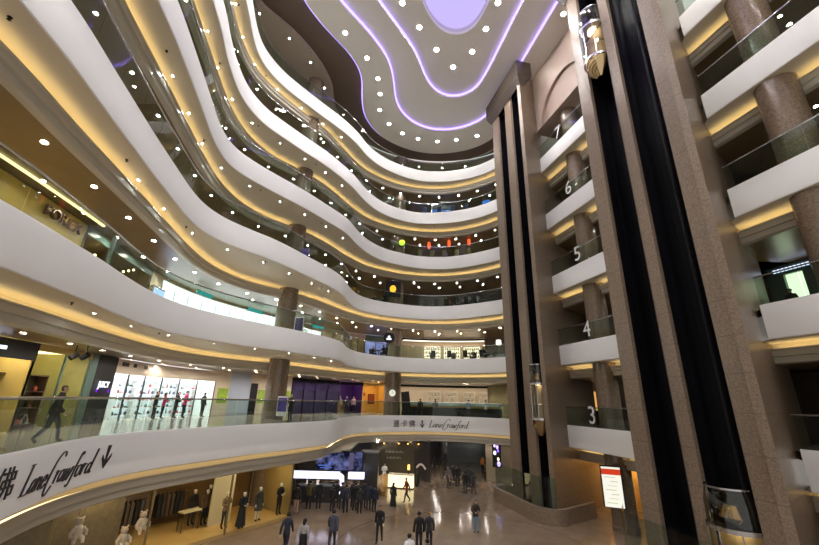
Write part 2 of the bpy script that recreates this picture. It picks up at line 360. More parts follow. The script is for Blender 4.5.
def tower(C, openings, length, ret, zt, label):
    "granite lift tower: piers with tall recessed black shafts; C is the front corner nearest the camera"
    C = Vector((C[0], C[1], 0)); t = thing('lift_tower', label, 'lift tower')
    P = lambda s, d, z=0: C + RT * s + RN * d + Vector((0, 0, z))
    cuts = [0.0] + [x for o in openings for x in o] + [length]
    for i in range(0, len(cuts), 2):
        a, b = cuts[i], cuts[i + 1]; m = MB()
        q = [P(a, 0), P(b, 0), P(b, .18), P(a + (.12 if i == 0 else 0), .18)]
        m.prism([(p.x, p.y) for p in q], 0, zt); m.build('pier', M_GRAN, t)
    for a, b in openings:
        m = MB(); D = 1.45; q = [P(a, .18), P(max(a, 1.3), D), P(b, D), P(b, .18)]
        m.loft([[Vector((p.x, p.y, z)) for p in q] for z in (0, zt)]); m.build('shaft', M_BLACK, t)
        g = MB()
        for f in (.3, .7):
            s_ = max(a, .95) + (b - max(a, .95)) * f; c = P(s_, 1.3); g.box((c.x, c.y, zt / 2), (.09, .12, zt), math.atan2(RN.y, RN.x))
        g.build('guide_rail', M_DARKM, t)
    r = [C, Vector((ret[0], ret[1], 0))]; d = (r[1] - r[0]).normalized(); r[1] = r[0] + d * 7.7
    nn = Vector((-d.y, d.x, 0))
    m = MB(); q = [r[0] + RT * .02, r[1], r[1] + nn * .35, r[0] + RT * .36 + nn * .0]
    q = [r[0], r[1], r[1] + nn * .3, r[0] + nn * .3]
    m.prism([(p.x, p.y) for p in q], 0, zt); m.build('return_wall', M_GRAN, t)
    far = P(length, 0); m = MB(); q = [far, far + RN * 8, far + RN * 8 - RT * .3, far - RT * .3 + RN * .34]
    m.prism([(p.x, p.y) for p in q], 0, zt); m.build('side_wall', M_GRAN, t)
    m = MB(); e = .42
    lo = [P(-.1, .3), P(length + .1, .3), P(length + .1, -.05), P(-.1, -.05)]
    hi = [P(-e, 1.0), P(length + e, 1.0), P(length + e, -e), P(-e, -e)]
    rows = [[Vector((p.x, p.y, z)) for p in pp + [pp[0]]] for pp, z in ((lo, zt - 2.3), (hi, zt - 1.5), (hi, zt))]
    m.loft(rows); m.build('cornice', mat('cornice_brown', (.06, .045, .032), .4), t)
    return P
PF = tower((9.35, 26.3), [(.43, 1.74), (2.84, 4.18)], 5.36, (11.15, 28.0), 35.95, 'granite lift tower at the far end with two black shafts')
PN = tower((12.0, 13.33), [(1.03, 2.80), (3.41, 5.02)], 5.94, (13.95, 14.9), 35.95, 'near granite lift tower with two black shafts, on the right')

# plinth with glass in front of the far tower
t = thing('lift_plinth', 'low curved granite plinth at the foot of the far lift tower', 'plinth')
pl = curve([(8.6, 32.9), (7.5, 32.75), (7.05, 32.3), (7.2, 31.5), (7.7, 29.6), (8.3, 27.2), (8.65, 26.65), (9.3, 26.25), (10.2, 26.75), (12.4, 28.4)], 60, it=4)
MB().loft([atz(pl, 0), atz(pl, .80), atz(offset(pl, -.03), .86), atz(offset(pl, -.3), .86), atz(offset(pl, -.3), 0)]).build('plinth_wall', M_GRAN, t, True)
MB().loft([atz(offset(pl, .12), 0), atz(offset(pl, .12), .05), atz(pl, .1), atz(pl, 0)]).build('skirting', M_DARKM, t)
t = thing('glass_screen', 'glass guard screen standing on the granite plinth of the far lift tower', 'glass screen')
seg = [p for p in offset(pl, -.12)][9:42]
for i in range(0, len(seg) - 1, 8):
    q = seg[i:i + 9]; q2 = offset(q, -.02)
    if len(q) > 1: MB().loft([atz(q, .86), atz(q2, .86), atz(q2, 2.55), atz(q, 2.55)], close=True, cap=True).build('glass_panel', M_GLASS, t)
t = thing('glass_screen', 'glass guard screen at the foot of the near lift tower', 'glass screen')
q = [PN(7.2, .1), PN(6.2, -.9), PN(.2, -1.0), PN(-.6, -.4)]
for a, b in zip(q, q[1:]):
    n = max(1, int((b - a).length / 1.6))
    for i in range(n):
        u, v = a.lerp(b, i / n), a.lerp(b, (i + .98) / n); d = Vector((0, 0, 2.5)); o_ = RN * .02
        MB().loft([[u, v], [u + o_, v + o_], [u + o_ + d, v + o_ + d], [u + d, v + d]], close=True, cap=True).build('glass_panel', M_GLASS, t)

# upper wall with the blind arch, far bay above gallery seven
def arch_wall():
    y0, y1 = 28.3, 18.4
    mid = (27.3 + 21.3) / 2; half = 2.75; zb, zs = 30.0, 30.2
    P = lambda y, z, d=0.0: Vector((rline(y), y, z)) + RN * d
    m = MB(); N = 28
    arc = [(mid + half * math.cos(PI * i / N), zs + 2.75 * math.sin(PI * i / N)) for i in range(N + 1)]
    top = 35.98
    # wall face around the arch, as strips from the arch to the outline
    out = []
    for (y, z) in arc:
        out.append((y, top))
    m.loft([[P(y, z) for y, z in arc], [P(y, z) for y, z in out]])
    m.loft([[P(y0, zb), P(y0, top)], [P(arc[0][0], zb), P(arc[0][0], top)]]); m.loft([[P(arc[-1][0], zb), P(arc[-1][0], top)], [P(y1, zb), P(y1, top)]])
    m.loft([[P(y0, zb), P(y1, zb)], [P(y0, zb, 1.6), P(y1, zb, 1.6)]])
    tag(m.build('wall_right', mat('upper_wall', (.42, .33, .28), .4, var=(.7, .06))), kind='structure')
    m = MB()
    m.loft([[P(y, z) for y, z in arc], [P(y, z, .22) for y, z in arc]])
    m.loft([[P(y, z, .22) for y, z in arc], [P(y, zb, .22) for y, z in arc]])
    m.loft([[P(y, z, -.03) for y, z in arc], [P(y, z, .0) for y, z in arc]])
    rim = [(mid + (half + .16) * math.cos(PI * i / N), zs + 2.91 * math.sin(PI * i / N)) for i in range(N + 1)]
    m.loft([[P(y, z, 0) for y, z in rim], [P(y, z, -.06) for y, z in rim], [P(y, z, -.06) for y, z in arc]])
    tag(m.build('trim_1', mat('arch_trim', (.40, .31, .26), .4)), kind='structure')
    tag(MB().loft([[P(y0, zb, 1.6), P(y1, zb, 1.6)], [P(y0, zb, 5), P(y1, zb, 5)]]).build('ceiling', M_WOOD), kind='structure')
arch_wall()

# columns
def column(x, y, r, z0, z1, label):
    prof = [(r * 1.06, 0), (r * 1.06, .25), (r, .3), (r, z1 - z0)]
    tag(MB().lathe(prof, (x, y, z0), 32).build('column', M_GRAND, smooth=True), label, 'column', kind='structure')
column(-9.45, 28.7, .74, 0, 35.7, 'round granite column rising through all the left galleries')
column(13.0, 25.5, .70, 0, 30.0, 'round granite column behind the numbered balconies between the lift towers')
column(-1.45, 40.7, .85, 0, 35.7, 'round column at the back of the far bowl carrying a clock and signs')
column(15.8, 12.9, .72, 0, 36.0, 'thick granite column behind the balconies right of the near lift tower')

# ground floor
def floor_mat():
    m = bpy.data.materials.new('marble_floor'); m.use_nodes = True; nt = m.node_tree; b = nt.nodes['Principled BSDF']
    tc = nt.nodes.new('ShaderNodeTexCoord'); mp = nt.nodes.new('ShaderNodeMapping'); mp.inputs['Rotation'].default_value = (0, 0, R(33))
    br = nt.nodes.new('ShaderNodeTexBrick'); br.offset = 0; br.inputs['Scale'].default_value = 1.0; br.inputs['Mortar Size'].default_value = .012
    br.inputs['Brick Width'].default_value = 1.2; br.inputs['Row Height'].default_value = 1.2
    br.inputs['Color1'].default_value = (.27, .20, .14, 1); br.inputs['Color2'].default_value = (.235, .175, .122, 1); br.inputs['Mortar'].default_value = (.2, .15, .1, 1)
    nz = nt.nodes.new('ShaderNodeTexNoise'); nz.inputs['Scale'].default_value = .9; nz.inputs['Detail'].default_value = 5
    mx = nt.nodes.new('ShaderNodeMix'); mx.data_type = 'RGBA'; mx.blend_type = 'OVERLAY'; mx.inputs['Factor'].default_value = .35
    # dark inlaid rings
    sp = nt.nodes.new('ShaderNodeVectorMath'); sp.operation = 'DISTANCE'; sp.inputs[1].default_value = (3.0, 22.0, 0)
    md = nt.nodes.new('ShaderNodeMath'); md.operation = 'PINGPONG'; md.inputs[1].default_value = 3.2
    lt = nt.nodes.new('ShaderNodeMath'); lt.operation = 'LESS_THAN'; lt.inputs[1].default_value = .025
    mj = nt.nodes.new('ShaderNodeMix'); mj.data_type = 'RGBA'; mj.inputs['B'].default_value = (.14, .10, .07, 1)
    L = nt.links.new
    L(tc.outputs['Object'], mp.inputs[0]); L(mp.outputs[0], br.inputs[0]); L(tc.outputs['Object'], nz.inputs['Vector']); L(tc.outputs['Object'], sp.inputs[0])
    L(br.outputs['Color'], mx.inputs['A']); L(nz.outputs['Fac'], mx.inputs['B']); L(sp.outputs['Value'], md.inputs[0]); L(md.outputs[0], lt.inputs[0])
    L(lt.outputs[0], mj.inputs['Factor']); L(mx.outputs['Result'], mj.inputs['A']); L(mj.outputs['Result'], b.inputs['Base Color'])
    b.inputs['Roughness'].default_value = .13
    return m
tag(MB().box((1, 26, -.1), (48, 64, .2)).build('floor', floor_mat()), kind='structure')

# ------------------------------------------------------------------ atrium ceiling
cA = curve([(-9.6, -6), (-9.6, 6), (-9.5, 14), (-9.2, 18), (-8.68, 20.94), (-7.33, 23.49), (-5.84, 25.6), (-5.0, 28.0), (-5.3, 31.2), (-5.1, 34.0), (-3.4, 37.0), (0, 39.2), (4, 39.6), (8, 38.0), (10.6, 34.5)], 120)
cB = curve([(-7.4, -4), (-7.4, 8), (-7.2, 16), (-6.7, 19), (-5.81, 20.9), (-4.1, 23.1), (-2.5, 25.8), (-2.05, 28.1), (-1.8, 31.3), (-0.5, 33.6), (1.1, 34.75), (2.9, 35.2), (5.3, 34.75), (7.6, 33.1), (8.7, 30.0), (10.77, 20.5), (13.2, 10), (16.2, -4)], 150)
cC = curve([(-4.6, -2), (-4.6, 10), (-3.9, 18.5), (-2.8, 20.8), (-1.3, 23.05), (0.0, 25.1), (0.9, 27.5), (1.95, 29.3), (3.7, 30.2), (5.6, 29.5), (6.6, 27.5), (8.1, 20.5), (10.6, 10), (13.4, -2)], 130)
cD = curve([(-.4, 2), (-.3, 14), (.05, 18.6), (.6, 20.75), (1.7, 22.4), (3.1, 23.15), (4.6, 22.6), (5.4, 20.6), (5.8, 18), (6.0, 12), (6.2, 2)], 90)
cB = [p * 1.010 for p in cB]; cC = [p * 1.022 for p in cC]; cD = [p * 1.042 for p in cD]
cE = curve([(-13, -6), (-13, 8), (-12.9, 17), (-12.1, 21), (-10.66, 22.6), (-9.3, 24.7), (-8.3, 27.1), (-7.95, 29.2), (-8.2, 31.6), (-7.6, 35), (-5.2, 38.4), (-1, 40.8), (4, 41.4), (9, 40), (13, 36.5)], 120)
rw = [Vector((rline(y, .02), y, 0)) for y in (34.4, 20, 5, -6)]
def xy(P): return [(p.x, p.y) for p in P]
def ceil_part(n, m, outer, holes, z0, z1): return tag(plate(n, m, outer, holes, z0, z1), kind='structure')
ceil_part('ceiling', M_WHITEC, xy(cA) + xy(rw), [xy(cB)], CEIL, CEIL + .3)
ceil_part('ceiling', M_WHITEC, xy(offset(cB, .3)), [xy(cC)], CEIL + .3, CEIL + .6)
ceil_part('ceiling', M_WHITEC, xy(offset(cC, .3)), [xy(cD)], CEIL + .6, CEIL + .9)
ceil_part('ceiling', M_BROWNC, xy(offset(cE, .3)) + xy(list(reversed(offset(cA, -.3)))), [], CEIL + .32, CEIL + .5)
ceil_part('ceiling', mat('gallery_ceiling', (.40, .34, .28), .4, var=(.4, .05)), xy(cE) + [(16, 48), (-18, 48), (-18, -6)], [], 35.7, 35.95)
def led(P, z, d, label):
    q0, q1 = offset(P, d), offset(P, d + .07)
    t = MB().loft([atz(q0, z), atz(q1, z), atz(q1, z + .10), atz(q0, z + .10)], close=True, cap=True).build('light_strip', M_PURPLE)
    return tag(t, label, 'light strip')
led(cA, CEIL + .08, .01, 'violet light strip on the outer edge of the white ceiling, beside the brown recess')
led(cB, CEIL + .14, -.10, 'violet light strip round the large wavy opening in the white ceiling')
led(cC, CEIL + .44, -.10, 'violet light strip round the smaller inner opening in the white ceiling')
o = plate('ceiling_light', glow('dome_glow', (.62, .52, 1.0), .92), xy(offset(cD, .25)), [], CEIL + 1.3, CEIL + 1.4)
tag(o, 'large glowing pale violet light panel at the top of the ceiling', 'ceiling light')
MBs = MB().loft([atz(cD + [cD[0]], CEIL + .9), atz(cD + [cD[0]], CEIL + 1.3)])
tag(MBs.build('ceiling', mat('dome_side', (.7, .68, .75), .5)), kind='structure')

# downlights
def downlight_proto(name, r, m):
    me = MB().lathe([(r, 0), (r * 1.25, -.015), (r * 1.25, .02), (r, .03)], n=14, cap=False).mesh(name + '_ring')
    me.materials.append(M_STEEL)
    g = MB().lathe([(.001, .004), (r, .004)], n=14).mesh(name + '_lens'); g.materials.append(m)
    return me, g
DL = {}
def downlight(x, y, z, r=.10, kind='warm', label='', group=''):
    key = (round(r, 3), kind)
    if key not in DL: DL[key] = downlight_proto('downlight', r, {'warm': M_DOWN, 'cool': M_DOWNC}.get(kind, MATS.get(kind)))
    t = thing('downlight', label, 'downlight', (x, y, z - .036), 0, group)
    link(bpy.data.objects.new('ring', DL[key][0]), t); link(bpy.data.objects.new('lens', DL[key][1]), t)
    return t
# ------------------------------------------------------------------ lamps
M_DOWNA = glow('atrium_downlight', (1.0, .96, .93), 1000.0)
MATS['atrium'] = M_DOWNA; MATS['outer'] = glow('outer_downlight', (1.0, .94, .86), 110.0)
AT = [(-6.6, 20.5), (-5.9, 23.6), (-4.3, 26.0), (-3.5, 28.3), (-3.4, 30.2), (-3.6, 32.4), (-2.7, 34.5), (-1.2, 36.0), (.6, 36.9), (2.9, 37.3), (5.1, 36.9), (7.4, 36.1),
      (-7.9, 17.9), (11.6, 21.5), (10.3, 26.5)]
for i, (x, y) in enumerate(AT):
    downlight(x, y, CEIL, .17, 'outer', 'added unseen downlight in the outer white ceiling ring', 'downlights of the outer ceiling ring')
AI = [(.3, 23.4), (1.9, 25.5), (3.6, 27.3), (5.1, 25.6), (5.9, 23.4), (-1.1, 21.4), (6.4, 21.2), (-1.6, 18), (7.3, 17.5)]
for x, y in AI:
    downlight(x, y, CEIL + .6, .17, 'atrium', 'added unseen downlight in the inner ceiling around the glowing panel', 'downlights of the inner ceiling')
for i in range(7):  # unseen lamps added overhead to brighten the balcony fascias
    for x in (-8.2, 13.2 - i * .35 if False else 12.6 + i * .55):
        downlight(x, 15.5 - i * 3, CEIL, .17, 'atrium', 'added unseen downlight in the outer white ceiling ring', 'downlights of the outer ceiling ring')
for i in range(6):  # more unseen lamps, added to lift the lower and right fascias
    for x in (-3.0, 8.6 + i * .5): downlight(x, 14 - i * 3, CEIL + .6, .17, 'atrium', 'added unseen downlight in the inner ceiling around the glowing panel', 'downlights of the inner ceiling')
def in_view(p, mg=45):
    d = SC.camera.matrix_world.inverted() @ Vector(p); f = 377.34
    return d.z < 0 and -mg < 409.5 + f * d.x / -d.z < 819 + mg and -mg < 272.5 - f * d.y / -d.z < 545 + mg
def along(P, d, step, y0=3.5, skip=0.0, y1=99):
    Q = offset(P, d); out = []; acc = skip
    for a, b in zip(Q, Q[1:]):
        acc += (b - a).length
        if acc >= step and b.y > y0 and b.y < y1 and b.x < 10: acc = 0; out.append(b)
    return out
for k in (3, 4, 5, 6, 7, 8):
    z = ZL[k] - 2.16; nm = ORD[k] + ' balcony'
    for row, d in enumerate((.85, 2.5)):
        if k == 3 and row: continue
        for p in along(BC[k], d, 2.3, 4.5, row * 1.1):
            if in_view((p.x, p.y, z)): downlight(p.x, p.y, z, .085 if k < 6 else .065, 'warm' if k < 6 else 'cool', 'small recessed downlight in the brown gallery ceiling under the ' + nm, 'downlights in the ceiling under the ' + nm)
    if k > 3:
        for p in along(FC[k], .75, 2.3, 13, 0, 31):
            if in_view((p.x, p.y, ZL[k] - FH)): downlight(p.x, p.y, ZL[k] - FH, .042, 'cool', 'tiny spotlight set in the cream soffit of the ' + nm, 'spotlights in the soffit of the ' + nm)
for p in along(WB, -1.4, 2.4, 10, 1.0): 
    if in_view((p.x, p.y, 35.7)): downlight(p.x, p.y, 35.7, .065, 'cool', 'small recessed downlight in the topmost gallery ceiling', 'downlights in the topmost gallery ceiling')
for p in along(cE, .8, 2.6, 10, 1.0):
    if in_view((p.x, p.y, 35.7)): downlight(p.x, p.y, 35.7, .065, 'cool', 'small recessed downlight near the edge of the topmost gallery ceiling', 'downlights on the edge of the topmost gallery ceiling')
for k in (3, 4, 5, 6, 7):
    for (y0, y1, nm) in ((27, 19, 'between the lift towers'), (14, 2, 'right of the near lift tower')):
        n = 4
        for i in range(n):
            y = y0 + (y1 - y0) * (i + .5) / n; p = Vector((rline(y), y, 0)) + RN * 2.6
            if in_view((p.x, p.y, ZL[k] - 2.16)): downlight(p.x, p.y, ZL[k] - 2.16, .07, 'cool', 'recessed downlight in the gallery ceiling %s, under balcony number %s' % (nm, WORDN[k]), 'downlights %s under balcony %d' % (nm, k))
# ------------------------------------------------------------------ people
def seg_d(p, a, b):
    ab = b - a; t = max(0, min(1, (p - a).dot(ab) / max(ab.length_squared, 1e-9))); return (p - a - ab * t).length
def body_pose(legs, arms, lean=0.0, sit=False):
    "skeleton facing -Y: legs = ((knee, ankle, toe) left, right), arms = ((elbow, wrist) left, right)"
    dz = -.43 if sit else 0
    V = [((0, 0, .95 + dz), .125), ((0, .0 - lean * .3, 1.10 + dz), .112), ((0, -lean * .7, 1.30 + dz), .135), ((0, -lean, 1.45 + dz), .062), ((0, -lean - .01, 1.52 + dz), .048),
         ((0, -lean - .03, 1.585 + dz), .066), ((0, -lean - .015, 1.65 + dz), .084), ((0, -lean, 1.715 + dz), .070), ((0, -lean - .112, 1.63 + dz), .013)]
    E = [(0, 1), (1, 2), (2, 3), (3, 4), (4, 5), (5, 6), (6, 7), (6, 8)]
    reg = {0: 'pelvis', 1: 'torso', 2: 'torso', 3: 'neck', 4: 'head', 5: 'head', 6: 'head', 7: 'head'}; bones = []
    for s in (1, -1):
        V.append(((s * .098, -lean - .01, 1.64 + dz), .014)); E.append((6, len(V) - 1)); reg[len(E) - 1] = 'head'
    for s, (kn, an, to) in zip((1, -1), legs):
        b = len(V)
        V += [((s * .092, 0, .90 + dz), .098), (kn, .060), (an, .042), (to, .034)]
        E += [(0, b), (b, b + 1), (b + 1, b + 2), (b + 2, b + 3)]
        n = len(E); reg[n - 4] = 'pelvis'; reg[n - 3] = 'leg'; reg[n - 2] = 'leg'; reg[n - 1] = 'foot'
    for s, (el, wr) in zip((1, -1), arms):
        b = len(V); el = Vector(el); wr = Vector(wr); d = (wr - el).normalized()
        V += [((s * .175, -lean, 1.41 + dz), .066), (tuple(el), .045), (tuple(wr), .031), (tuple(wr + d * .075), .030)]
        E += [(2, b), (b, b + 1), (b + 1, b + 2), (b + 2, b + 3)]
        n = len(E); reg[n - 4] = 'torso'; reg[n - 3] = 'arm'; reg[n - 2] = 'arm'; reg[n - 1] = 'hand'
        side = Vector((0, 1, 0)) if abs(d.y) < .8 else Vector((1, 0, 0)); side = (side - d * side.dot(d)).normalized(); inw = d.cross(side) * s
        pal = wr + d * .075
        for k, L in enumerate((.075, .085, .08, .062)):
            o = side * ((k - 1.5) * .019); q = len(V)
            V += [(tuple(pal + o + d * .035), .0105), (tuple(pal + o + d * (.035 + L * .5)), .009), (tuple(pal + o + d * (.035 + L * .9) - inw * .018), .008)]
            E += [(b + 3, q), (q, q + 1), (q + 1, q + 2)]
            for j in (1, 2, 3): reg[len(E) - j] = 'hand'
        q = len(V); V += [(tuple(wr + d * .04 - side * .035), .012), (tuple(wr + d * .085 - side * .055 - inw * .01), .010)]
        E += [(b + 2, q), (q, q + 1)]; reg[len(E) - 1] = reg[len(E) - 2] = 'hand'
    me = bpy.data.meshes.new('body'); me.from_pydata([v[0] for v in V], E, []); o = bpy.data.objects.new('body_c', me); COL.objects.link(o)
    sk = o.modifiers.new('skin', 'SKIN'); sk.use_smooth_shade = True
    for i, v in enumerate(V): me.skin_vertices[0].data[i].radius = (v[1], v[1] * (.78 if i in (0, 1, 2) else 1.0)); me.skin_vertices[0].data[i].use_root = i == 0
    ss = o.modifiers.new('sub', 'SUBSURF'); ss.levels = 1; ss.render_levels = 1
    bpy.context.view_layer.update()
    out = bpy.data.meshes.new_from_object(o.evaluated_get(bpy.context.evaluated_depsgraph_get()))
    bpy.data.objects.remove(o)
    seg = [(Vector(V[a][0]), Vector(V[b][0]), reg[i]) for i, (a, b) in enumerate(E)]
    fr = []
    for p in out.polygons: fr.append(min(((seg_d(p.center, a, b) - {'hand': .02, 'foot': .035, 'arm': .04, 'leg': .07, 'pelvis': .10, 'torso': .11, 'neck': .05, 'head': .08}[r], r) for a, b, r in seg))[1])
    out.name = 'body'
    for p in out.polygons: p.use_smooth = True
    return out, fr, lean, dz
def shell_mesh(body, fr, sel, off, name):
    out = body[0]; n = [v.normal.copy() for v in out.vertices]; mp = {}; vs = []; fs = []
    for p in out.polygons:
        if sel(fr[p.index], p.center):
            f = []
            for i in p.vertices:
                if i not in mp: mp[i] = len(vs); vs.append(out.vertices[i].co + n[i] * off)
                f.append(mp[i])
            fs.append(f)
    me = bpy.data.meshes.new(name); me.from_pydata(vs, [], fs)
    for p in me.polygons: p.use_smooth = True
    return me
ST = ((.10, 0, .50), (.105, .03, .09), (.125, -.12, .03)); STR = tuple((-a, b, c) for a, b, c in ST)
AD = ((.235, .03, 1.13), (.25, -.04, .88)); ADR = tuple((-a, b, c) for a, b, c in AD)
POSES = {
 'stand': body_pose((ST, STR), (AD, ADR)),
 'walk': body_pose((((.10, -.16, .52), (.10, -.22, .11), (.11, -.36, .07)), ((-.10, .06, .51), (-.10, .33, .17), (-.11, .22, .04))), (((.23, .12, 1.15), (.24, .16, .90)), ((-.23, -.06, 1.14), (-.22, -.22, .95))), .04),
 'stride': body_pose((((.10, .06, .51), (.10, .30, .15), (.11, .19, .03)), ((-.10, -.15, .52), (-.10, -.24, .10), (-.11, -.38, .06))), (((.23, -.08, 1.15), (.22, -.25, .97)), ((-.23, .10, 1.15), (-.25, .12, .90))), .03),
 'bent': body_pose((ST, STR), (((.24, -.02, 1.14), (.10, -.24, 1.16)), ((-.24, -.02, 1.14), (-.09, -.22, 1.10))), .02),
 'sit': body_pose((((.12, -.42, .50), (.12, -.40, .09), (.13, -.54, .03)), ((-.12, -.42, .50), (-.12, -.40, .09), (-.13, -.54, .03))), (((.24, -.04, .74), (.17, -.26, .86)), ((-.24, -.04, .74), (-.16, -.27, .88))), .05, True),
}
PARTS = {}
for nm_, bd in POSES.items():
    b, fr, lean, dz = bd
    PARTS[nm_] = {
        'jacket': shell_mesh(bd, fr, lambda r, c: r in ('torso', 'arm') or (r == 'pelvis' and c.z > .84 + dz), .020, 'jacket'),
        'trousers': shell_mesh(bd, fr, lambda r, c: r in ('leg', 'pelvis'), .010, 'trousers'),
        'shoes': shell_mesh(bd, fr, lambda r, c: r == 'foot', .012, 'shoes'),
        'hair': shell_mesh(bd, fr, lambda r, c: r == 'head' and (c.z > 1.675 + dz or (c.y > -lean - .005 and c.z > 1.56 + dz)), .016, 'hair'),
    }
HL = MB().ball((0, .055, 1.56), (.085, .05, .15), 12, 8).mesh('long_hair', True)
SKIRT = MB().lathe([(.15, 1.06), (.17, .95), (.19, .75), (.21, .52)], n=20, cap=False).mesh('skirt', True)
SKIRTL = MB().lathe([(.155, 1.1), (.18, .9), (.22, .5), (.27, .12)], n=20, cap=False).mesh('long_skirt', True)
EYE = MB().ball((.03, -.088, 1.655), .011, 6, 4).ball((-.03, -.088, 1.655), .011, 6, 4).mesh('eyes', True)
MOUTH = MB().ball((0, -.085, 1.585), (.024, .008, .006), 8, 4).mesh('mouth', True)
SKIN = mat('skin', (.58, .38, .26), .5); HAIR = mat('black_hair', (.012, .010, .009), .45)
CLOTH = {}
def cloth(c):
    c = tuple(c)
    if c not in CLOTH: CLOTH[c] = mat('cloth_%d' % len(CLOTH), c, .8)
    return CLOTH[c]
def omesh(name, me, m, parent):
    o = bpy.data.objects.new(name, me)
    if not me.materials: me.materials.append(None)
    o.material_slots[0].link = 'OBJECT'; o.material_slots[0].material = m
    return link(o, parent)
def person(x, y, z, rz, label, top, bottom, pose='stand', h=1.70, hair=(.012, .010, .009), long=False, skirt=None, group=None, cat='person', name='person', skin=None):
    t = thing(name, label, cat, (x, y, z + .017), R(rz), group); t.scale = (h / 1.785,) * 3
    sm = skin or SKIN; P = PARTS[pose]; lean, dz = POSES[pose][2], POSES[pose][3]
    bo = omesh('body', POSES[pose][0], sm, t)
    omesh('jacket', P['jacket'], cloth(top), t)
    if skirt: omesh('skirt', SKIRTL if skirt == 'long' else SKIRT, cloth(bottom), t)
    else: omesh('trousers', P['trousers'], cloth(bottom), t)
    omesh('shoes', P['shoes'], cloth((.015, .012, .012)), t)
    if hair: omesh('hair', P['hair'], cloth(hair), t)
    for n_, me, m in (('eyes', EYE, cloth((.01, .01, .01))), ('mouth', MOUTH, cloth((.35, .12, .10)))):
        o = omesh(n_, me, m, bo); o.location = (0, -lean, dz)
    if long: o = omesh('long_hair', HL, cloth(hair), t); o.location = (0, -lean, dz)
    return t
BLK = (.012, .012, .014); NAVY = (.02, .025, .045); GREY = (.10, .10, .11); CHAR = (.03, .03, .033); WHT = (.75, .76, .80); JEAN = (.16, .28, .45); BRN = (.09, .05, .03)
# facing angles: 0 = towards the camera, 180 = away
person(-5.45, 20.7, 0, 175, 'man in a navy suit seen from behind at the lower left of the ground floor', NAVY, (.015, .017, .03), 'walk', 1.74)
person(-4.55, 20.3, 0, 165, 'woman in a pale grey top and long black skirt, seen from behind', (.42, .42, .44), BLK, 'stand', 1.62, long=True, skirt='long')
person(-3.4, 21.3, 0, 180, 'man in a slate blue jacket walking away alone', (.06, .07, .105), CHAR, 'stride', 1.76)
person(-1.2, 22.55, 0, -5, 'man in a black suit walking towards the camera', BLK, BLK, 'stride', 1.72)
person(.78, 21.4, 0, 190, 'tall man in a black coat seen from behind beside a fair haired companion', BLK, BLK, 'stand', 1.76)
person(1.3, 21.75, 0, 195, 'person with light brown hair half hidden behind the tall man in black', CHAR, BLK, 'stand', 1.68, hair=(.30, .15, .06))
person(.29, 18.35, 0, 200, 'person in a white shirt at the bottom edge of the photo', WHT, CHAR, 'walk', 1.68)
person(1.0, 18.0, 0, 170, 'person in a dark blue jacket next to the white shirt at the bottom edge', (.03, .035, .08), CHAR, 'stand', 1.62)
person(4.06, 24.5, 0, 10, 'woman in light blue jeans and dark jacket walking to the camera', (.035, .022, .018), JEAN, 'bent', 1.66, long=True)
person(.2, 30.6, 0, -70, 'person in a rust red jacket walking in front of the glowing counter', (.22, .045, .02), (.03, .025, .03), 'walk', 1.64)
person(-.72, 29.2, 0, 150, 'person in a wide black coat standing by the curved counter end', BLK, BLK, 'stand', 1.55, long=True, skirt='long')
person(3.75, 35.8, 0, -60, 'man in a grey shirt and dark trousers striding by the corridor', (.16, .15, .16), BLK, 'walk', 1.68)
person(4.25, 36.8, 0, -60, 'person in black walking just behind the man in the grey shirt', BLK, BLK, 'stride', 1.68)
person(4.85, 33.8, 0, 180, 'person in a black coat carrying a white bag, left of a pair', BLK, CHAR, 'stand', 1.64)
person(5.45, 33.5, 0, 182, 'person in charcoal walking on the right of the pair in black', CHAR, (.05, .03, .03), 'walk', 1.58)
person(4.6, 36.4, 0, 180, 'taller person in black ahead of the pair, left one', BLK, BLK, 'stand', 1.72)
person(5.5, 36.2, 0, 178, 'taller person in dark grey ahead of the pair, right one', (.045, .045, .045), BLK, 'stand', 1.72)
person(3.0, 41.8, 0, 180, 'lone figure in dark clothes far down the corridor', BLK, BLK, 'stand', 1.7)
person(4.2, 43.5, 0, 170, 'figure standing at the corridor entrance under the dark billboard', CHAR, BLK, 'stand', 1.7)
person(8.0, 43.0, 0, 120, 'person in an orange jacket under the far gallery', (.45, .16, .03), BLK, 'stand', 1.7)
person(8.8, 43.2, 0, 140, 'person in black beside the orange jacket under the far gallery', BLK, BLK, 'stand', 1.68)
crowd = [(-4.6, 27.8), (-4.1, 28.4), (-3.7, 27.6), (-3.2, 28.2), (-2.8, 27.5), (-2.3, 28.3), (-3.4, 28.85), (-2.7, 28.9), (-1.9, 27.9), (-4.5, 28.75)]
for i, (x, y) in enumerate(crowd):
    person(x, y, 0, 150 + (i * 53) % 60, 'dark clothed spectator standing in the crowd under the blue screen', (BLK, CHAR, NAVY)[i % 3], (BLK, CHAR)[i % 2], ('stand', 'bent')[i % 2], 1.62 + .03 * (i % 4), group='crowd under the blue screen')
person(-6.75, 27.2, 0, 165, 'person in dark top with bare legs left of the crowd', (.03, .025, .02), (.45, .28, .2), 'stand', 1.68, group=None)
person(-6.2, 28.2, 0, 185, 'person in black with a yellow-brown backpack left of the crowd', (.08, .06, .02), BLK, 'bent', 1.74)
person(-5.6, 28.4, 0, 200, 'person in black near the end of the white light band', BLK, BLK, 'stand', 1.70)
person(-1.75, 36.6, 0, 20, 'bartender in a white shirt behind the glowing counter', WHT, BLK, 'bent', 1.7)
z3 = ZL[3]
person(-10.3, 11.9, z3, 120, 'person in dark jacket walking behind the nearest lettered balcony glass', (.022, .02, .022), (.04, .045, .06), 'walk', 1.66)
person(-15.0, 24.0, z3, 120, 'shopper in black outside the white shop, next to the red top', BLK, BLK, 'stand', 1.64)
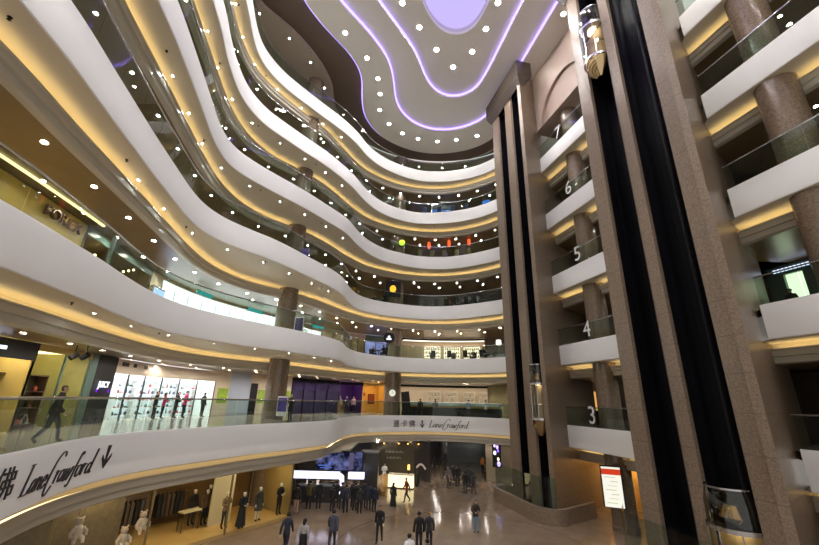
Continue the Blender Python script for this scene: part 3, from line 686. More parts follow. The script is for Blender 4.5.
person(-14.85, 24.6, z3, 130, 'shopper in a crimson top outside the white shop', (.45, .03, .10), BLK, 'bent', 1.58, long=True)
person(-14.7, 25.7, z3, 110, 'shopper in black leaning towards the pink top', BLK, BLK, 'bent', 1.62)
person(-14.5, 26.3, z3, 100, 'shopper in a bright pink top outside the white shop', (.75, .05, .22), BLK, 'bent', 1.72)
person(-14.1, 27.9, z3, 150, 'person in black at the right end of the white shop', BLK, BLK, 'stand', 1.66)
person(-6.95, 24.2, z3, -30, 'man in black leaning by the railing right of the granite column', BLK, BLK, 'bent', 1.70)
person(-14.3, 26.6, ZL[4], 60, 'black silhouette against the bright white shopfront', BLK, BLK, 'stand', 1.66)
person(-7.9, 28.2, ZL[5], 60, 'person in dark blue at the railing right of the column, fifth gallery', NAVY, BLK, 'stand', 1.68)
# ------------------------------------------------------------------ lettering on the lowest balcony
M_INK = mat('black_letter', (.012, .011, .012), .4)
GL = {
 'L': (.62, [[(.02, 1), (.34, 1)], [(.19, 1), (.17, .5), (.15, .03)], [(0, .02), (.5, .02), (.6, .16)]]),
 'a': (.46, [[(.34, .36), (.24, .45), (.1, .38), (.04, .2), (.1, .03), (.22, .04), (.34, .22)], [(.36, .45), (.34, .1), (.40, .01), (.46, .06)]]),
 'n': (.46, [[(.02, .38), (.07, .45), (.06, 0)], [(.06, .25), (.18, .42), (.29, .43), (.33, .3), (.32, .06), (.38, 0), (.45, .06)]]),
 'e': (.40, [[(.05, .22), (.3, .27), (.32, .38), (.22, .46), (.1, .38), (.04, .2), (.1, .03), (.22, 0), (.36, .12)]]),
 'C': (.62, [[(.86, .98), (.74, 1.16), (.54, 1.16), (.3, .9), (.14, .4), (.1, 0), (.2, -.30), (.38, -.32), (.6, -.05)]]),
 'r': (.32, [[(.02, .38), (.07, .45), (.06, 0)], [(.06, .25), (.17, .43), (.30, .42)]]),
 'w': (.55, [[(.02, .45), (.08, .03), (.14, .03), (.26, .42)], [(.26, .44), (.30, .03), (.36, .03), (.50, .38), (.46, .46)]]),
 'f': (.34, [[(.44, .88), (.38, 1.0), (.27, .9), (.18, .4), (.1, -.18), (.0, -.30), (-.1, -.24)], [(.04, .44), (.36, .44)]]),
 'o': (.42, [[(.2, .46), (.08, .38), (.04, .2), (.1, .03), (.2, 0), (.32, .1), (.36, .26), (.3, .42), (.2, .46)]]),
 'd': (.46, [[(.34, .36), (.24, .45), (.1, .38), (.04, .2), (.1, .03), (.22, .04), (.34, .22)], [(.40, 1.02), (.36, .4), (.35, .08), (.41, 0), (.47, .06)]]),
 ' ': (.02, []),
}
def pen(mb, pts, w, mapf, t=.02):
    P = catmull([(p[0], p[1], 0) for p in pts], 5) if len(pts) > 2 else [Vector((p[0], p[1], 0)) for p in pts]
    rows = []
    for i, p in enumerate(P):
        d = (P[min(i + 1, len(P) - 1)] - P[max(i - 1, 0)]).normalized(); n = Vector((-d.y, d.x, 0))
        k = w * (.30 + .70 * abs(d.y) ** 1.5) / 2
        a, b = p + n * k, p - n * k
        rows.append([mapf(a.x, a.y, t), mapf(b.x, b.y, t), mapf(b.x, b.y, 0), mapf(a.x, a.y, 0), mapf(a.x, a.y, t)])
    mb.loft(rows)
ARC = [0.0]
for a_, b_ in zip(FC[3], FC[3][1:]): ARC.append(ARC[-1] + (b_ - a_).length)
def fascia_pt(s, z, out):
    i = max(0, min(len(ARC) - 2, next((j for j in range(len(ARC) - 1) if ARC[j + 1] >= s), len(ARC) - 2)))
    f = (s - ARC[i]) / (ARC[i + 1] - ARC[i]); p = FC[3][i].lerp(FC[3][i + 1], f); d = (FC[3][i + 1] - FC[3][i]).normalized()
    return Vector((p.x + d.y * out, p.y - d.x * out, z))
def script_word(word, s0, length, z0, hh, label):
    tot = sum(GL[c][0] for c in word); k = length / tot; x = 0; m = MB()
    for c in word:
        wd, st = GL[c]
        for pts in st:
            pen(m, [(p[0] * k + x * k, p[1] * hh) for p in pts], .075 * hh / .7, lambda u, v, t: fascia_pt(s0 + u + v * .32, z0 + v, .004 + t))
        x += wd
    o = m.build('lettering', M_INK); tag(o, label, 'lettering'); return o
zt = ZL[3] - FH
script_word('Lane Crawford', 14.42, 3.35, zt + .36, .66, 'black script lettering reading Lane Crawford on the near end of the lowest balcony')
script_word('Lane Crawford', 47.55, 3.7, zt + .40, .62, 'small black script Lane Crawford at the far end of the lowest balcony')
def arrow(s0, z0, hh, slant, label):
    m = MB(); F = lambda u, v, t: fascia_pt(s0 + u + v * slant, z0 + v, .004 + t)
    for a, b, w0, w1 in (((0, hh), (0, 0), .07, .10),):
        m.loft([[F(a[0] - w0, a[1], .02), F(a[0] + w0, a[1], .02), F(a[0] + w0, a[1], 0), F(a[0] - w0, a[1], 0)], [F(b[0] - .02, b[1], .02), F(b[0] + .02, b[1], .02), F(b[0] + .02, b[1], 0), F(b[0] - .02, b[1], 0)]])
    for sg in (1, -1):
        m.loft([[F(0, -.04, .021), F(0, .14, .021), F(0, .14, .001), F(0, -.04, .001)], [F(sg * .2, hh * .42, .021), F(sg * .2, hh * .42 + .12, .021), F(sg * .2, hh * .42 + .12, .001), F(sg * .2, hh * .42, .001)]])
    tag(m.build('arrow_sign', M_INK), label, 'arrow')
arrow(18.35, zt + .42, .66, .12, 'black down arrow after the near lettering on the lowest balcony')
arrow(46.95, zt + .35, .66, 0, 'black down arrow before the far lettering on the lowest balcony')
def cjk(ch, s0, z0, size, label):
    o = text_mesh('lettering', ch, size, M_INK, None, Matrix.Identity(4), .01)
    for v in o.data.vertices: v.co = fascia_pt(s0 + v.co.x + .0 * v.co.y, z0 + v.co.y, .006 + v.co.z + .01)
    tag(o, label, 'lettering')
for ch, s0, w_ in (('連', 44.35, 'first'), ('卡', 45.15, 'second'), ('佛', 45.95, 'third')): cjk(ch, s0, zt + .66, .66, 'black Chinese character, %s of three on the far lowest balcony' % w_)
cjk('佛', 13.75, zt + .72, .74, 'black Chinese character at the left edge before the near lettering')
for k, y in ((3, None), (4, None), (5, None), (6, None), (7, None)):
    a_ = R({3: 24.9, 4: 25.6, 5: 25.6, 6: 25.5, 7: 24.95}[k]); tn = math.tan(a_); y = (11.15 + .25 * 28) / (tn + .25); x = tn * y
    M = frame((x - .04, y, ZL[k] + .78), -RT, -RN)
    o = text_mesh('numeral', str(k), 1.5, mat('numeral_white', (.85, .85, .85), .4), None, M, .01)
    tag(o, 'white numeral %s on the glass balustrade between the lift towers' % WORDN[k], 'numeral')
# ------------------------------------------------------------------ shops
def wseg(i0, i1, n=None, d=0.0):
    P = offset(WB, d); f = lambda t: P[int(t)].lerp(P[min(int(t) + 1, len(P) - 1)], t - int(t))
    pts = [f(i0)] + [P[i] for i in range(int(i0) + 1, int(math.ceil(i1)))] + [f(i1)]
    return resample(pts, n) if n else pts
def wall_part(k, i0, i1, m, z0=0.0, z1=3.24, d=0.0, name='wall_left', th=.14):
    P = wseg(i0, i1, d=d); z = ZL[k]
    return tag(MB().loft([atz(P, z + z0), atz(offset(P, th), z + z0), atz(offset(P, th), z + z1), atz(P, z + z1)], close=True, cap=True).build(name, m), kind='structure')
def room(k, i0, i1, wm, label, lm=None, depth=3.6, header=None, hz=2.75, glassy=True, mull=0, frame_m=None, fm=None):
    z = ZL[k]; F = wseg(i0, i1); Bk = offset(F, depth); t = thing('shop', label, 'shop')
    MB().loft([atz(Bk, z), atz(offset(Bk, .12), z), atz(offset(Bk, .12), z + 3.2), atz(Bk, z + 3.2)], close=True, cap=True).build('back_wall', wm, t)
    for e in (0, -1):
        a, b = F[e], Bk[e]; d = (F[1] - F[0]).normalized() * (.1 if e == 0 else -.1)
        MB().prism([(a.x, a.y), (b.x, b.y), (b.x + d.x, b.y + d.y), (a.x + d.x, a.y + d.y)], z, z + 3.2).build('side_wall', wm, t)
    if fm: MB().loft([atz(F, z + .02), atz(Bk, z + .02)]).build('shop_floor', fm, t)
    MB().loft([atz(F, z + hz), atz(offset(F, -.08), z + hz), atz(offset(F, -.08), z + 3.22), atz(F, z + 3.22)], close=True, cap=True).build('sign_band', header or wm, t)
    if lm:
        q0, q1 = offset(F, depth * .25), offset(F, depth * .75); q0, q1 = q0[1:-1] or q0, q1[1:-1] or q1
        if len(q0) < 2: q0, q1 = offset(F, depth * .25), offset(F, depth * .75)
        MB().loft([atz(q0, z + 3.1), atz(q1, z + 3.1), atz(q1, z + 3.15), atz(q0, z + 3.15)], close=True, cap=True).build('light_panel', lm, t)
    if glassy:
        q = resample(F, max(2, mull + 2))
        G = offset(F, .02); MB().loft([atz(G, z + .05), atz(G, z + hz)]).build('window_glass', M_SHOPGLASS, t)
        for p in q: MB().box((p.x, p.y, z + hz / 2), (.07, .07, hz)).build('mullion', frame_m or M_DARKM, t)
    return t, F, Bk
def at_w(i, d=0.0):
    P = wseg(i, i + .5, d=d); p = P[0]; t = (P[1] - P[0]).normalized(); return p, math.atan2(t.y, t.x)
# display shelf prototype: local x along the wall, front towards -y (the atrium lies to the right of travel)
def shelf_unit(w, h, tiers, m_side, m_back, label, group=None):
    t = thing('display_shelf', label, 'shelf', group=group)
    MB().box((0, .2, h / 2), (w, .03, h)).build('back_panel', m_back, t)
    for s in (-1, 1): MB().box((s * w / 2, 0, h / 2), (.04, .42, h)).build('side_panel', m_side, t)
    for i in range(tiers + 1): MB().box((0, 0, .12 + (h - .16) * i / tiers), (w - .04, .4, .035)).build('shelf_board', m_side, t)
    return t
GOODS = {}
def goods(kind):
    if kind in GOODS: return GOODS[kind]
    m = MB()
    if kind == 'shoe': m.loft([[Vector((x, s * wd, 0)) for s in (-1, 1)] + [Vector((x, wd * .7, hh)), Vector((x, -wd * .7, hh)), Vector((x, -wd, 0))] for x, wd, hh in ((-.13, .035, .09), (-.05, .04, .10), (.04, .045, .06), (.12, .035, .035), (.15, .015, .02))], cap=True)
    elif kind == 'bag':
        m.loft([[Vector((x, -.06 * f, z)), Vector((x, .06 * f, z))] for x, z, f in ((-.15, 0, 1), (-.13, .2, .4), (.13, .2, .4), (.15, 0, 1), (-.15, 0, 1))])
        m.tube([(-.08, 0, .2), (-.05, 0, .32), (.05, 0, .32), (.08, 0, .2)], .012, 6)
    elif kind == 'bottle': m.lathe([(.04, 0), (.042, .16), (.015, .21), (.015, .28), (.018, .29)], n=10)
    elif kind == 'jar': m.lathe([(.06, 0), (.075, .08), (.06, .14), (.045, .15), (.045, .18)], n=10)
    GOODS[kind] = m.mesh(kind, True); return GOODS[kind]
def good(kind, M, col, label, group, sc=1.0):
    o = omesh({'shoe': 'shoe', 'bag': 'handbag', 'bottle': 'bottle', 'jar': 'jar'}[kind], goods(kind), cloth(col), None)
    o.matrix_world = M @ Matrix.Scale(sc, 4); return tag(o, label, kind if kind != 'bag' else 'handbag', group)
def stock(t, w, h, tiers, n, kinds, cols, label, group, sc=1.2):
    M0 = Matrix.Translation(t.location) @ Matrix.Rotation(t.rotation_euler.z, 4, 'Z')
    for i in range(tiers):
        for j in range(n):
            kd = kinds[(i + j) % len(kinds)]; c = cols[random.randrange(len(cols))]
            good(kd, M0 @ Matrix.Translation((-w / 2 + .12 + (w - .24) * (j + .5) / n, -.03, .14 + (h - .16) * i / tiers + .012)) @ Matrix.Rotation(random.uniform(-.15, .15), 4, 'Z'), c, '%s on the %s' % ({'shoe': 'shoe', 'bag': 'handbag', 'bottle': 'bottle', 'jar': 'jar'}[kd], label), '%ss %s' % (kd, group), sc)
L_WARM = glow('shop_light_warm', (1.0, .74, .32), 4.0); L_YEL = glow('shop_light_yellow', (1.0, .80, .36), 3.2); L_WHITE = glow('shop_light_white', (.92, .98, 1.0), 11.0)
L_MAG = glow('shop_light_magenta', (.7, .3, 1.0), 1.6); L_SOFT = glow('shop_light_soft', (1.0, .86, .66), 2.2)
W_YEL = mat('yellow_wall', (.42, .29, .08), .5, var=(1.5, .25)); W_GREEN = mat('olive_green_wall', (.25, .225, .075), .5, var=(1.5, .4)); W_WHITE = mat('white_wall', (.8, .8, .8), .5)
W_TEAL = mat('teal_frame', (.10, .16, .14), .3); W_DARK = mat('dark_header', (.012, .011, .010), .5, spec=.25); W_BEIGE = mat('shop_beige', (.66, .56, .44), .5)
# --- third gallery (lowest), from the left edge
t, F, Bk = room(3, 28, 42.4, W_YEL, 'yellow lit shop at the left edge with a dark sign band', L_YEL, 2.6, W_DARK, 2.55)
for j, (s_, l_) in enumerate(((37.6, 1.6), (38.6, 1.0))):
    P = wseg(s_ - 1.2, s_ + .5, d=-.11); zz = ZL[3] + 3.02 - j * .2
    tag(MB().loft([atz(P, zz), atz(P, zz + .12), atz(offset(P, .02), zz + .12), atz(offset(P, .02), zz)], close=True, cap=True).build('sign_lettering', glow('sign_bluewhite', (.75, .8, 1.0), 2.2)), ('upper' if j == 0 else 'lower') + ' blue white lit lettering strip on the dark sign band at the left edge', 'sign')
room(3, 42.4, 50.2, W_GREEN, 'yellow green shop window with dark racks of goods', L_YEL, 3.4, W_YEL, 2.95, True, 1, W_TEAL)
for n_, (i, d, tl, lab) in enumerate(((44.0, .9, 3, 'left dark display rack in the yellow green shop window'), (48.9, 1.6, 3, 'right dark display rack in the yellow green shop window'))):
    p, a = at_w(i, d); w_, h_ = (2.9, 2.1) if n_ == 0 else (1.3, 1.6)
    t = shelf_unit(w_, h_, tl, mat('rack_brown', (.10, .055, .03), .4), mat('rack_back', (.05, .03, .018), .5), lab); t.location = (p.x, p.y, ZL[3]); t.rotation_euler.z = a
    stock(t, w_, h_, tl + 0, 7 if n_ == 0 else 4, ('bag', 'shoe', 'jar'), [(.12, .05, .03), (.5, .10, .05), (.8, .55, .15), (.8, .72, .6), (.05, .03, .02), (.55, .35, .1)], ('left' if n_ == 0 else 'right') + ' dark rack in the yellow green window', 'on the %s dark rack' % ('left' if n_ == 0 else 'right'), 1.12)
wall_part(3, 50.2, 51.3, W_TEAL, d=-.1)
wall_part(3, 51.3, 55.0, W_DARK, d=-.12)
p, a = at_w(53.0, -.2); M = frame((p.x, p.y, ZL[3] + 1.82), (math.cos(a), math.sin(a), 0), (math.sin(a), -math.cos(a), 0))
o = text_mesh('sign_lettering', 'JUICY', .42, glow('sign_white', (.9, .95, 1.0), 1.6), None, M, .02, sx=.85); tag(o, 'white lit sign lettering on the black pillar between two shops', 'sign')
o = MB().loft([[M @ Vector((x, y, z)) for x, y in ((-.5, -.36), (.5, -.36), (.5, -.22), (-.5, -.22), (-.5, -.36))] for z in (0, .03)]).build('sign_glow_bar', glow('sign_violet', (.22, .0, 1.0), 3.0)); tag(o, 'violet light bar under the sign lettering on the black pillar', 'light bar')
t, F, Bk = room(3, 55.0, 76.4, W_WHITE, 'bright white shop with full shelves behind shoppers', L_WHITE, 3.0, W_BEIGE, 2.45, True, 5)
for j, i in enumerate((56.4, 57.2, 59.0, 61.4)):
    p, a = at_w(i, -.105); tag(MB().box((p.x, p.y, ZL[3] + 2.95), (.27, .04, .2), a).build('sign_mark', M_INK), ('first', 'second', 'third', 'fourth')[j] + ' dark mark on the beige sign band of the white shop', 'sign')
for n_, i in enumerate((57.2, 60.9, 64.6, 68.3, 71.8, 75.0)):
    p, a = at_w(i, 2.0); w_ = 1.6; od = ('first', 'second', 'third', 'fourth', 'fifth', 'last')[n_]
    t = shelf_unit(w_, 2.3, 5, W_WHITE, glow('shelf_backlight', (.86, .95, 1.0), 1.1), 'white backlit shelf unit in the white shop, %s from the left' % od); t.location = (p.x, p.y, ZL[3]); t.rotation_euler.z = a
    stock(t, w_, 2.3, 5, 4, ('jar', 'shoe', 'bottle'), [(.1, .2, .15), (.5, .1, .1), (.6, .5, .4), (.1, .12, .2), (.7, .4, .4), (.05, .05, .05)], '%s white shelf unit' % od, 'on the %s white shelf unit' % od, 1.1)
wall_part(3, 76.4, 79.6, W_BEIGE); wall_part(3, 79.6, 84.2, mat('pale_blue_panel', (.44, .50, .62), .5)); wall_part(3, 84.2, 85.8, M_DARKM, z1=2.5); wall_part(3, 84.2, 85.8, W_BEIGE, z0=2.5)
wall_part(3, 85.8, 94.4, W_BEIGE)
for i0, i1, nm in ((77.2, 79.2, 'green leafy poster left of the pale blue wall'), (86.0, 88.6, 'green leafy poster right of the dark door'), (92.4, 94.2, 'green leafy poster just right of the granite column')):
    P = wseg(i0, i1, d=-.06); tag(MB().loft([atz(P, ZL[3] + .9), atz(P, ZL[3] + 2.0), atz(offset(P, .04), ZL[3] + 2.0), atz(offset(P, .04), ZL[3] + .9)], close=True, cap=True).build('poster', mat('leaf_green', (.28, .42, .04), .5, var=(5, .5))), nm, 'poster')
# dark violet hoarding in four panels
HO = mat('violet_hoarding', (.025, .018, .07), .4, var=(3, .6)); words4 = ('first', 'second', 'third', 'fourth')
for j in range(4):
    a0 = 94.6 + j * 3.5; P = wseg(a0, a0 + 3.1, d=-.05); t = thing('hoarding_panel', 'dark violet hoarding panel with hanging fringe, %s from the column' % words4[j], 'hoarding')
    MB().loft([atz(P, ZL[3]), atz(offset(P, .1), ZL[3]), atz(offset(P, .1), ZL[3] + 3.0), atz(P, ZL[3] + 3.0)], close=True, cap=True).build('panel', HO, t)
    m = MB(); Q = resample(offset(P, -.04), 14)
    for q in Q: m.box((q.x, q.y, ZL[3] + 2.62 - random.random() * .2), (.05, .03, .7))
    m.build('fringe', mat('violet_fringe', (.10, .07, .24), .4), t)
wall_part(3, 94.4, 108.6, W_DARK, d=.1)
t, F, Bk = room(3, 108.6, 115, mat('magenta_wall', (.10, .045, .14), .5), 'violet lit boutique right of the dark hoarding', L_MAG, 2.6, W_DARK, 2.9, False)
room(3, 115, 121, mat('orange_wall', (.75, .42, .10), .5), 'orange lit shop with framed pictures', L_WARM, 2.8, mat('orange_wall', (.75, .42, .10)), 2.9, False)
for i, d, w_, h_, zz, c, nm in ((119.2, 2.7, .8, 1.1, 1.5, (.25, .05, .02), 'dark red framed picture on the orange shop wall'), (117, 2.7, .9, .35, 2.0, (.6, .12, .02), 'long red orange picture on the orange shop wall'), (116.6, 2.7, .5, .5, 2.5, (.15, .1, .05), 'small square picture high on the orange shop wall')):
    p, a = at_w(i, d); t = thing('framed_picture', nm, 'picture', (p.x, p.y, ZL[3] + zz), a)
    MB().box((0, -.06, 0), (w_, .04, h_)).build('frame', W_DARK, t); MB().box((0, -.09, 0), (w_ - .14, .02, h_ - .14)).build('canvas', cloth(c), t)
wall_part(3, 121, 124.5, mat('olive_wall', (.30, .25, .11), .5))
def mannequin(x, y, z, rz, label, top, bottom, pose='stand', h=1.75, skirt=None, group=None):
    return person(x, y, z, rz, label, top, bottom, pose, h, hair=None, skirt=skirt, cat='mannequin', name='mannequin', group=group, skin=mat('mannequin_white', (.75, .72, .66), .4))
for j, (i, c) in enumerate(((110, (.5, .45, .5)), (111.8, (.1, .05, .12)), (113.6, (.7, .4, .45)))):
    p, a = at_w(i, .8); mannequin(p.x, p.y, ZL[3], math.degrees(a), 'mannequin in the violet boutique, %s from the left' % words4[j], c, BLK)
# cafe with pale curved counter
t, F, Bk = room(3, 124.5, 147.6, W_BEIGE, 'open cafe with lit shelves at the back of the lowest gallery', L_SOFT, 3.2, W_DARK, 2.95, False)
for n_, i in enumerate((134.0, 138.0, 142.4, 145.8)):
    p, a = at_w(i, 2.5); od = words4[n_]
    t = shelf_unit(1.6 if n_ < 2 else 1.35, 2.2, 4, W_BEIGE, glow('shelf_warmlight', (1.0, .78, .48), 1.3 if n_ > 1 else .35), 'warm lit cafe shelf, %s from the left' % od); t.location = (p.x, p.y, ZL[3] + .35); t.rotation_euler.z = a
    stock(t, 1.6 if n_ < 2 else 1.35, 2.2, 4, 4, ('bag', 'jar', 'bottle'), [(.3, .05, .03), (.1, .05, .03), (.5, .3, .1), (.05, .05, .05)], '%s warm lit cafe shelf' % od, 'on the %s cafe shelf' % od, 1.05)
wall_part(3, 147.6, 168, mat('olive_wall', (.30, .25, .11)))
t = thing('cafe_counter', 'long curved cafe counter with a pale green top and black front', 'counter')
cc = curve([(-.2, 41.3), (.8, 40.4), (3, 40.5), (6, 40.0), (8.2, 38.8), (8.9, 38.3)], 40, it=3)
MB().loft([atz(cc, ZL[3]), atz(cc, ZL[3] + .85), atz(offset(cc, .6), ZL[3] + .85), atz(offset(cc, .6), ZL[3])], close=True, cap=True).build('counter_front', W_DARK, t)
MB().loft([atz(offset(cc, -.02), ZL[3] + .85), atz(offset(cc, -.02), ZL[3] + 1.02), atz(offset(cc, .3), ZL[3] + 1.02), atz(offset(cc, .3), ZL[3] + .85)], close=True, cap=True).build('orange_band', mat('orange_band', (.5, .28, .06), .4), t)
MB().loft([atz(offset(cc, -.1), ZL[3] + 1.02), atz(offset(cc, -.1), ZL[3] + 1.30), atz(offset(cc, .7), ZL[3] + 1.36), atz(offset(cc, .7), ZL[3] + 1.02)], close=True, cap=True).build('counter_top', mat('pale_green_top', (.45, .60, .55), .3), t)
t = thing('display_stand', 'tall black slanted display stand beside the cafe counter', 'stand', (.05, 39.4, ZL[3]))
MB().prism([(-.5, -.25), (.5, -.25), (.5, .25), (-.5, .25)], 0, .5).build('base', W_DARK, t)
MB().loft([[Vector((-.45, -.2, .5)), Vector((.45, -.2, .5)), Vector((.45, .2, .5)), Vector((-.45, .2, .5)), Vector((-.45, -.2, .5))], [Vector((-.6, -.1, 2.2)), Vector((.2, -.1, 2.3)), Vector((.2, .1, 2.3)), Vector((-.6, .1, 2.2)), Vector((-.6, -.1, 2.2))]], cap=False).build('panel', W_DARK, t)
# clock on the far column
t = thing('wall_clock', 'round pale clock on the far column above the cafe', 'clock', (-1.42, 39.80, ZL[3] + 2.1))
Mx = Matrix.Rotation(R(90), 4, 'X')
for nm, r_, y_, m_ in (('rim', .36, 0, M_STEEL), ('face', .31, -.03, mat('clock_face', (.72, .76, .6), .4, emit=(.8, .85, .65), es=.4))):
    m = MB().lathe([(r_, 0), (r_, .05)], n=24); m.v = [tuple(Mx @ Vector(v) + Vector((0, y_, 0))) for v in m.v]; m.build(nm, m_, t)
m = MB().box((.0, -.1, .1), (.03, .02, .2)).box((.07, -.1, 0), (.16, .02, .03)); m.build('hands', W_DARK, t)
# poster stand by the granite column
def poster_stand(x, y, z, rz, label, c, h=1.5, w=.75):
    t = thing('poster_stand', label, 'poster stand', (x, y, z), rz)
    MB().box((0, 0, .04), (w, .4, .05)).build('base', M_STEEL, t)
    for s in (-1, 1): MB().tube([(s * (w / 2 + .02), 0, .05), (s * (w / 2 + .02), 0, h + .02)], .02, 6).build('post', M_STEEL, t)
    MB().box((0, 0, h * .6), (w, .03, h * .8)).build('frame', W_WHITE, t); MB().box((0, -.02, h * .66), (w - .1, .02, h * .56)).build('poster', mat('poster_' + label[:6], c, .5, var=(4, .7)), t)
poster_stand(-7.9, 25.6, ZL[3], -.3, 'white poster stand with a violet poster beside the granite column', (.10, .06, .35))
poster_stand(-8.0, 27.5, ZL[4], -.3, 'dark violet poster stand beside the granite column, one gallery up', (.07, .05, .16), 1.7)
# --- fourth gallery
t = thing('shopfront', 'golden yellow shop wall with large raised letters on the left', 'shopfront'); P = wseg(26, 43.6)
MB().loft([atz(P, ZL[4]), atz(P, ZL[4] + 3.2), atz(offset(P, .2), ZL[4] + 3.2), atz(offset(P, .2), ZL[4])], close=True, cap=True).build('wall_panel', mat('gold_wall', (.48, .33, .08), .45, var=(1.2, .2)), t)
P = wseg(27, 43.4, d=-.75); MB().loft([atz(P, ZL[4] + 3.17), atz(offset(P, .12), ZL[4] + 3.17), atz(offset(P, .12), ZL[4] + 3.22), atz(P, ZL[4] + 3.22)], close=True, cap=True).build('added_wall_light', glow('added_wash', (1.0, .78, .35), 2.5), t)  # strip lamp added to light the gold wall
for j, ch in enumerate('FOREX'):
    p, a = at_w(38.3 + j * .95, -.09); M = frame((p.x, p.y, ZL[4] + 2.72), (math.cos(a), math.sin(a), 0), (math.sin(a), -math.cos(a), 0))
    o = text_mesh('sign_letter', ch, .62, mat('sign_letter_dark', (.16, .08, .05), .3, .4), None, M, .06); tag(o, 'raised dark letter %s on the golden yellow shop' % ch, 'letter')
t = thing('glass_fin', 'green edged glass screen right of the golden yellow shop', 'glass screen')
P = wseg(43.7, 45.0, d=-1.2); MB().loft([atz(P, ZL[4]), atz(P, ZL[4] + 2.8), atz(offset(P, .03), ZL[4] + 2.8), atz(offset(P, .03), ZL[4])], close=True, cap=True).build('glass_panel', M_GLASS, t)
MB().box((P[0].x, P[0].y, ZL[4] + 1.4), (.12, .12, 2.8)).build('post', W_TEAL, t)
t, F, Bk = room(4, 43.6, 57.8, mat('bronze_wall', (.22, .16, .07), .4), 'dim bronze boutique with many small gold lights', None, 3.2, W_TEAL, 2.8)
for j in range(14):
    p, a = at_w(46 + (j * 7 % 11) * 1.0, .6 + (j % 3) * .8); tag(MB().ball((p.x, p.y, ZL[4] + 2.3 + .2 * (j % 4)), .06, 8, 6).build('hanging_lamp', glow('gold_lamp', (1.0, .7, .3), 9.0)), 'small gold globe lamp hanging in the dim bronze boutique', 'lamp', 'gold lamps in the bronze boutique')
P = wseg(57.9, 60.8, d=-.3); t = thing('light_box', 'pale blue and white lit poster box left of the white shopfront', 'light box')
MB().loft([atz(P, ZL[4]), atz(offset(P, .2), ZL[4]), atz(offset(P, .2), ZL[4] + 2.3), atz(P, ZL[4] + 2.3)], close=True, cap=True).build('case', M_STEEL, t)
MB().loft([atz(offset(P, -.01), ZL[4] + .9), atz(offset(P, -.01), ZL[4] + 2.2)]).build('poster', glow('poster_blue', (.45, .62, 1.0), 1.6), t)
wall_part(4, 57.8, 61, W_BEIGE)
wall_part(4, 61, 92, W_BEIGE, z0=3.08)
t = thing('lit_shopfront', 'long glowing white shopfront behind the second balcony', 'shopfront')
LW = glow('white_front', (.86, 1.0, .97), 2.0)
for j in range(9):
    a0 = 61.1 + j * 3.14; P = wseg(a0, a0 + 3.07, d=.04)
    MB().loft([atz(P, ZL[4] + .02), atz(offset(P, .08), ZL[4] + .02), atz(offset(P, .08), ZL[4] + 3.05), atz(P, ZL[4] + 3.05)], close=True, cap=True).build('lit_panel', LW, t)
    p = P[0]; MB().box((p.x, p.y, ZL[4] + 1.35), (.05, .05, 2.7)).build('mullion', M_STEEL, t)
for i, nm in ((67.4, 'left teal hanging sign above the white shopfront'), (80.0, 'middle teal hanging sign above the white shopfront'), (97.5, 'right teal hanging sign beyond the granite column')):
    p, a = at_w(i, -1.2); t = thing('hanging_sign', nm, 'sign', (p.x, p.y, ZL[4] + 2.85), a)
    MB().box((0, 0, 0), (1.7, .10, .30)).build('sign_box', W_TEAL, t); MB().box((0, -.06, 0), (1.6, .02, .24)).build('sign_face', glow('teal_face', (.05, .55, .52), .7), t)
    for s in (-1, 1): MB().tube([(s * .6, 0, .15), (s * .6, 0, .38)], .012, 6).build('hanger', M_STEEL, t)
room(4, 92.4, 101.7, W_WHITE, 'white lit shop with a green desk right of the granite column', L_WHITE, 2.4, W_BEIGE, 2.7, True, 2)
t = thing('desk', 'green reception desk in the white lit shop', 'desk'); p, a = at_w(97, 1.0); t.location = (p.x, p.y, ZL[4]); t.rotation_euler.z = a
MB().box((0, 0, .75), (2.2, .6, 1.5)).build('front_panel', mat('desk_green', (.02, .10, .05), .4), t); MB().box((0, 0, 1.53), (2.3, .7, .06)).build('top', mat('desk_top', (.04, .16, .09), .3), t)
room(4, 101.7, 108.8, mat('cream_pattern', (.62, .52, .38), .5, var=(2.5, .45)), 'cream shop window with box patterned wall', L_SOFT, 1.6, W_BEIGE, 2.8, True, 1)
room(4, 108.8, 114.8, mat('brown_pattern', (.40, .30, .18), .5, var=(3, .6)), 'beige boutique window framed in black and chrome', L_SOFT, 1.8, mat('pink_header', (.6, .45, .40), .4), 2.7, True, 2)
room(4, 114.8, 121, mat('pale_violet_wall', (.55, .55, .75), .5), 'pale violet lit window at the left end of the cafe', glow('shop_light_violet', (.6, .62, 1.0), 5.0), 1.8, W_TEAL, 2.5, True, 1)
wall_part(4, 121, 125, M_WALLB)
t, F, Bk = room(4, 125, 147.4, mat('cafe_beige', (.52, .42, .30), .5), 'restaurant with backlit bottle shelves behind the second balcony', L_SOFT, 2.0, W_DARK, 3.0, False)
for n_, i in enumerate((133.5, 138.5, 143.5)):
    p, a = at_w(i, 1.5); od = words4[n_]
    t = shelf_unit(2.05, 1.5, 3, W_BEIGE, glow('bar_backlight', (1.0, .84, .6), 2.0), 'backlit bottle shelf in the restaurant, %s from the left' % od); t.location = (p.x, p.y, ZL[4] + 1.1); t.rotation_euler.z = a
    stock(t, 2.05, 1.5, 3, 8, ('bottle', 'jar'), [(.2, .08, .02), (.05, .05, .03), (.5, .4, .3), (.6, .3, .05)], '%s backlit bottle shelf' % od, 'on the %s backlit bottle shelf' % od, 1.2)
wall_part(4, 147.4, 168, M_WALLD)
t = thing('table_lamp', 'white shaded lamp at the right end of the restaurant', 'lamp', (9.2, 38.4, ZL[4] + .8))
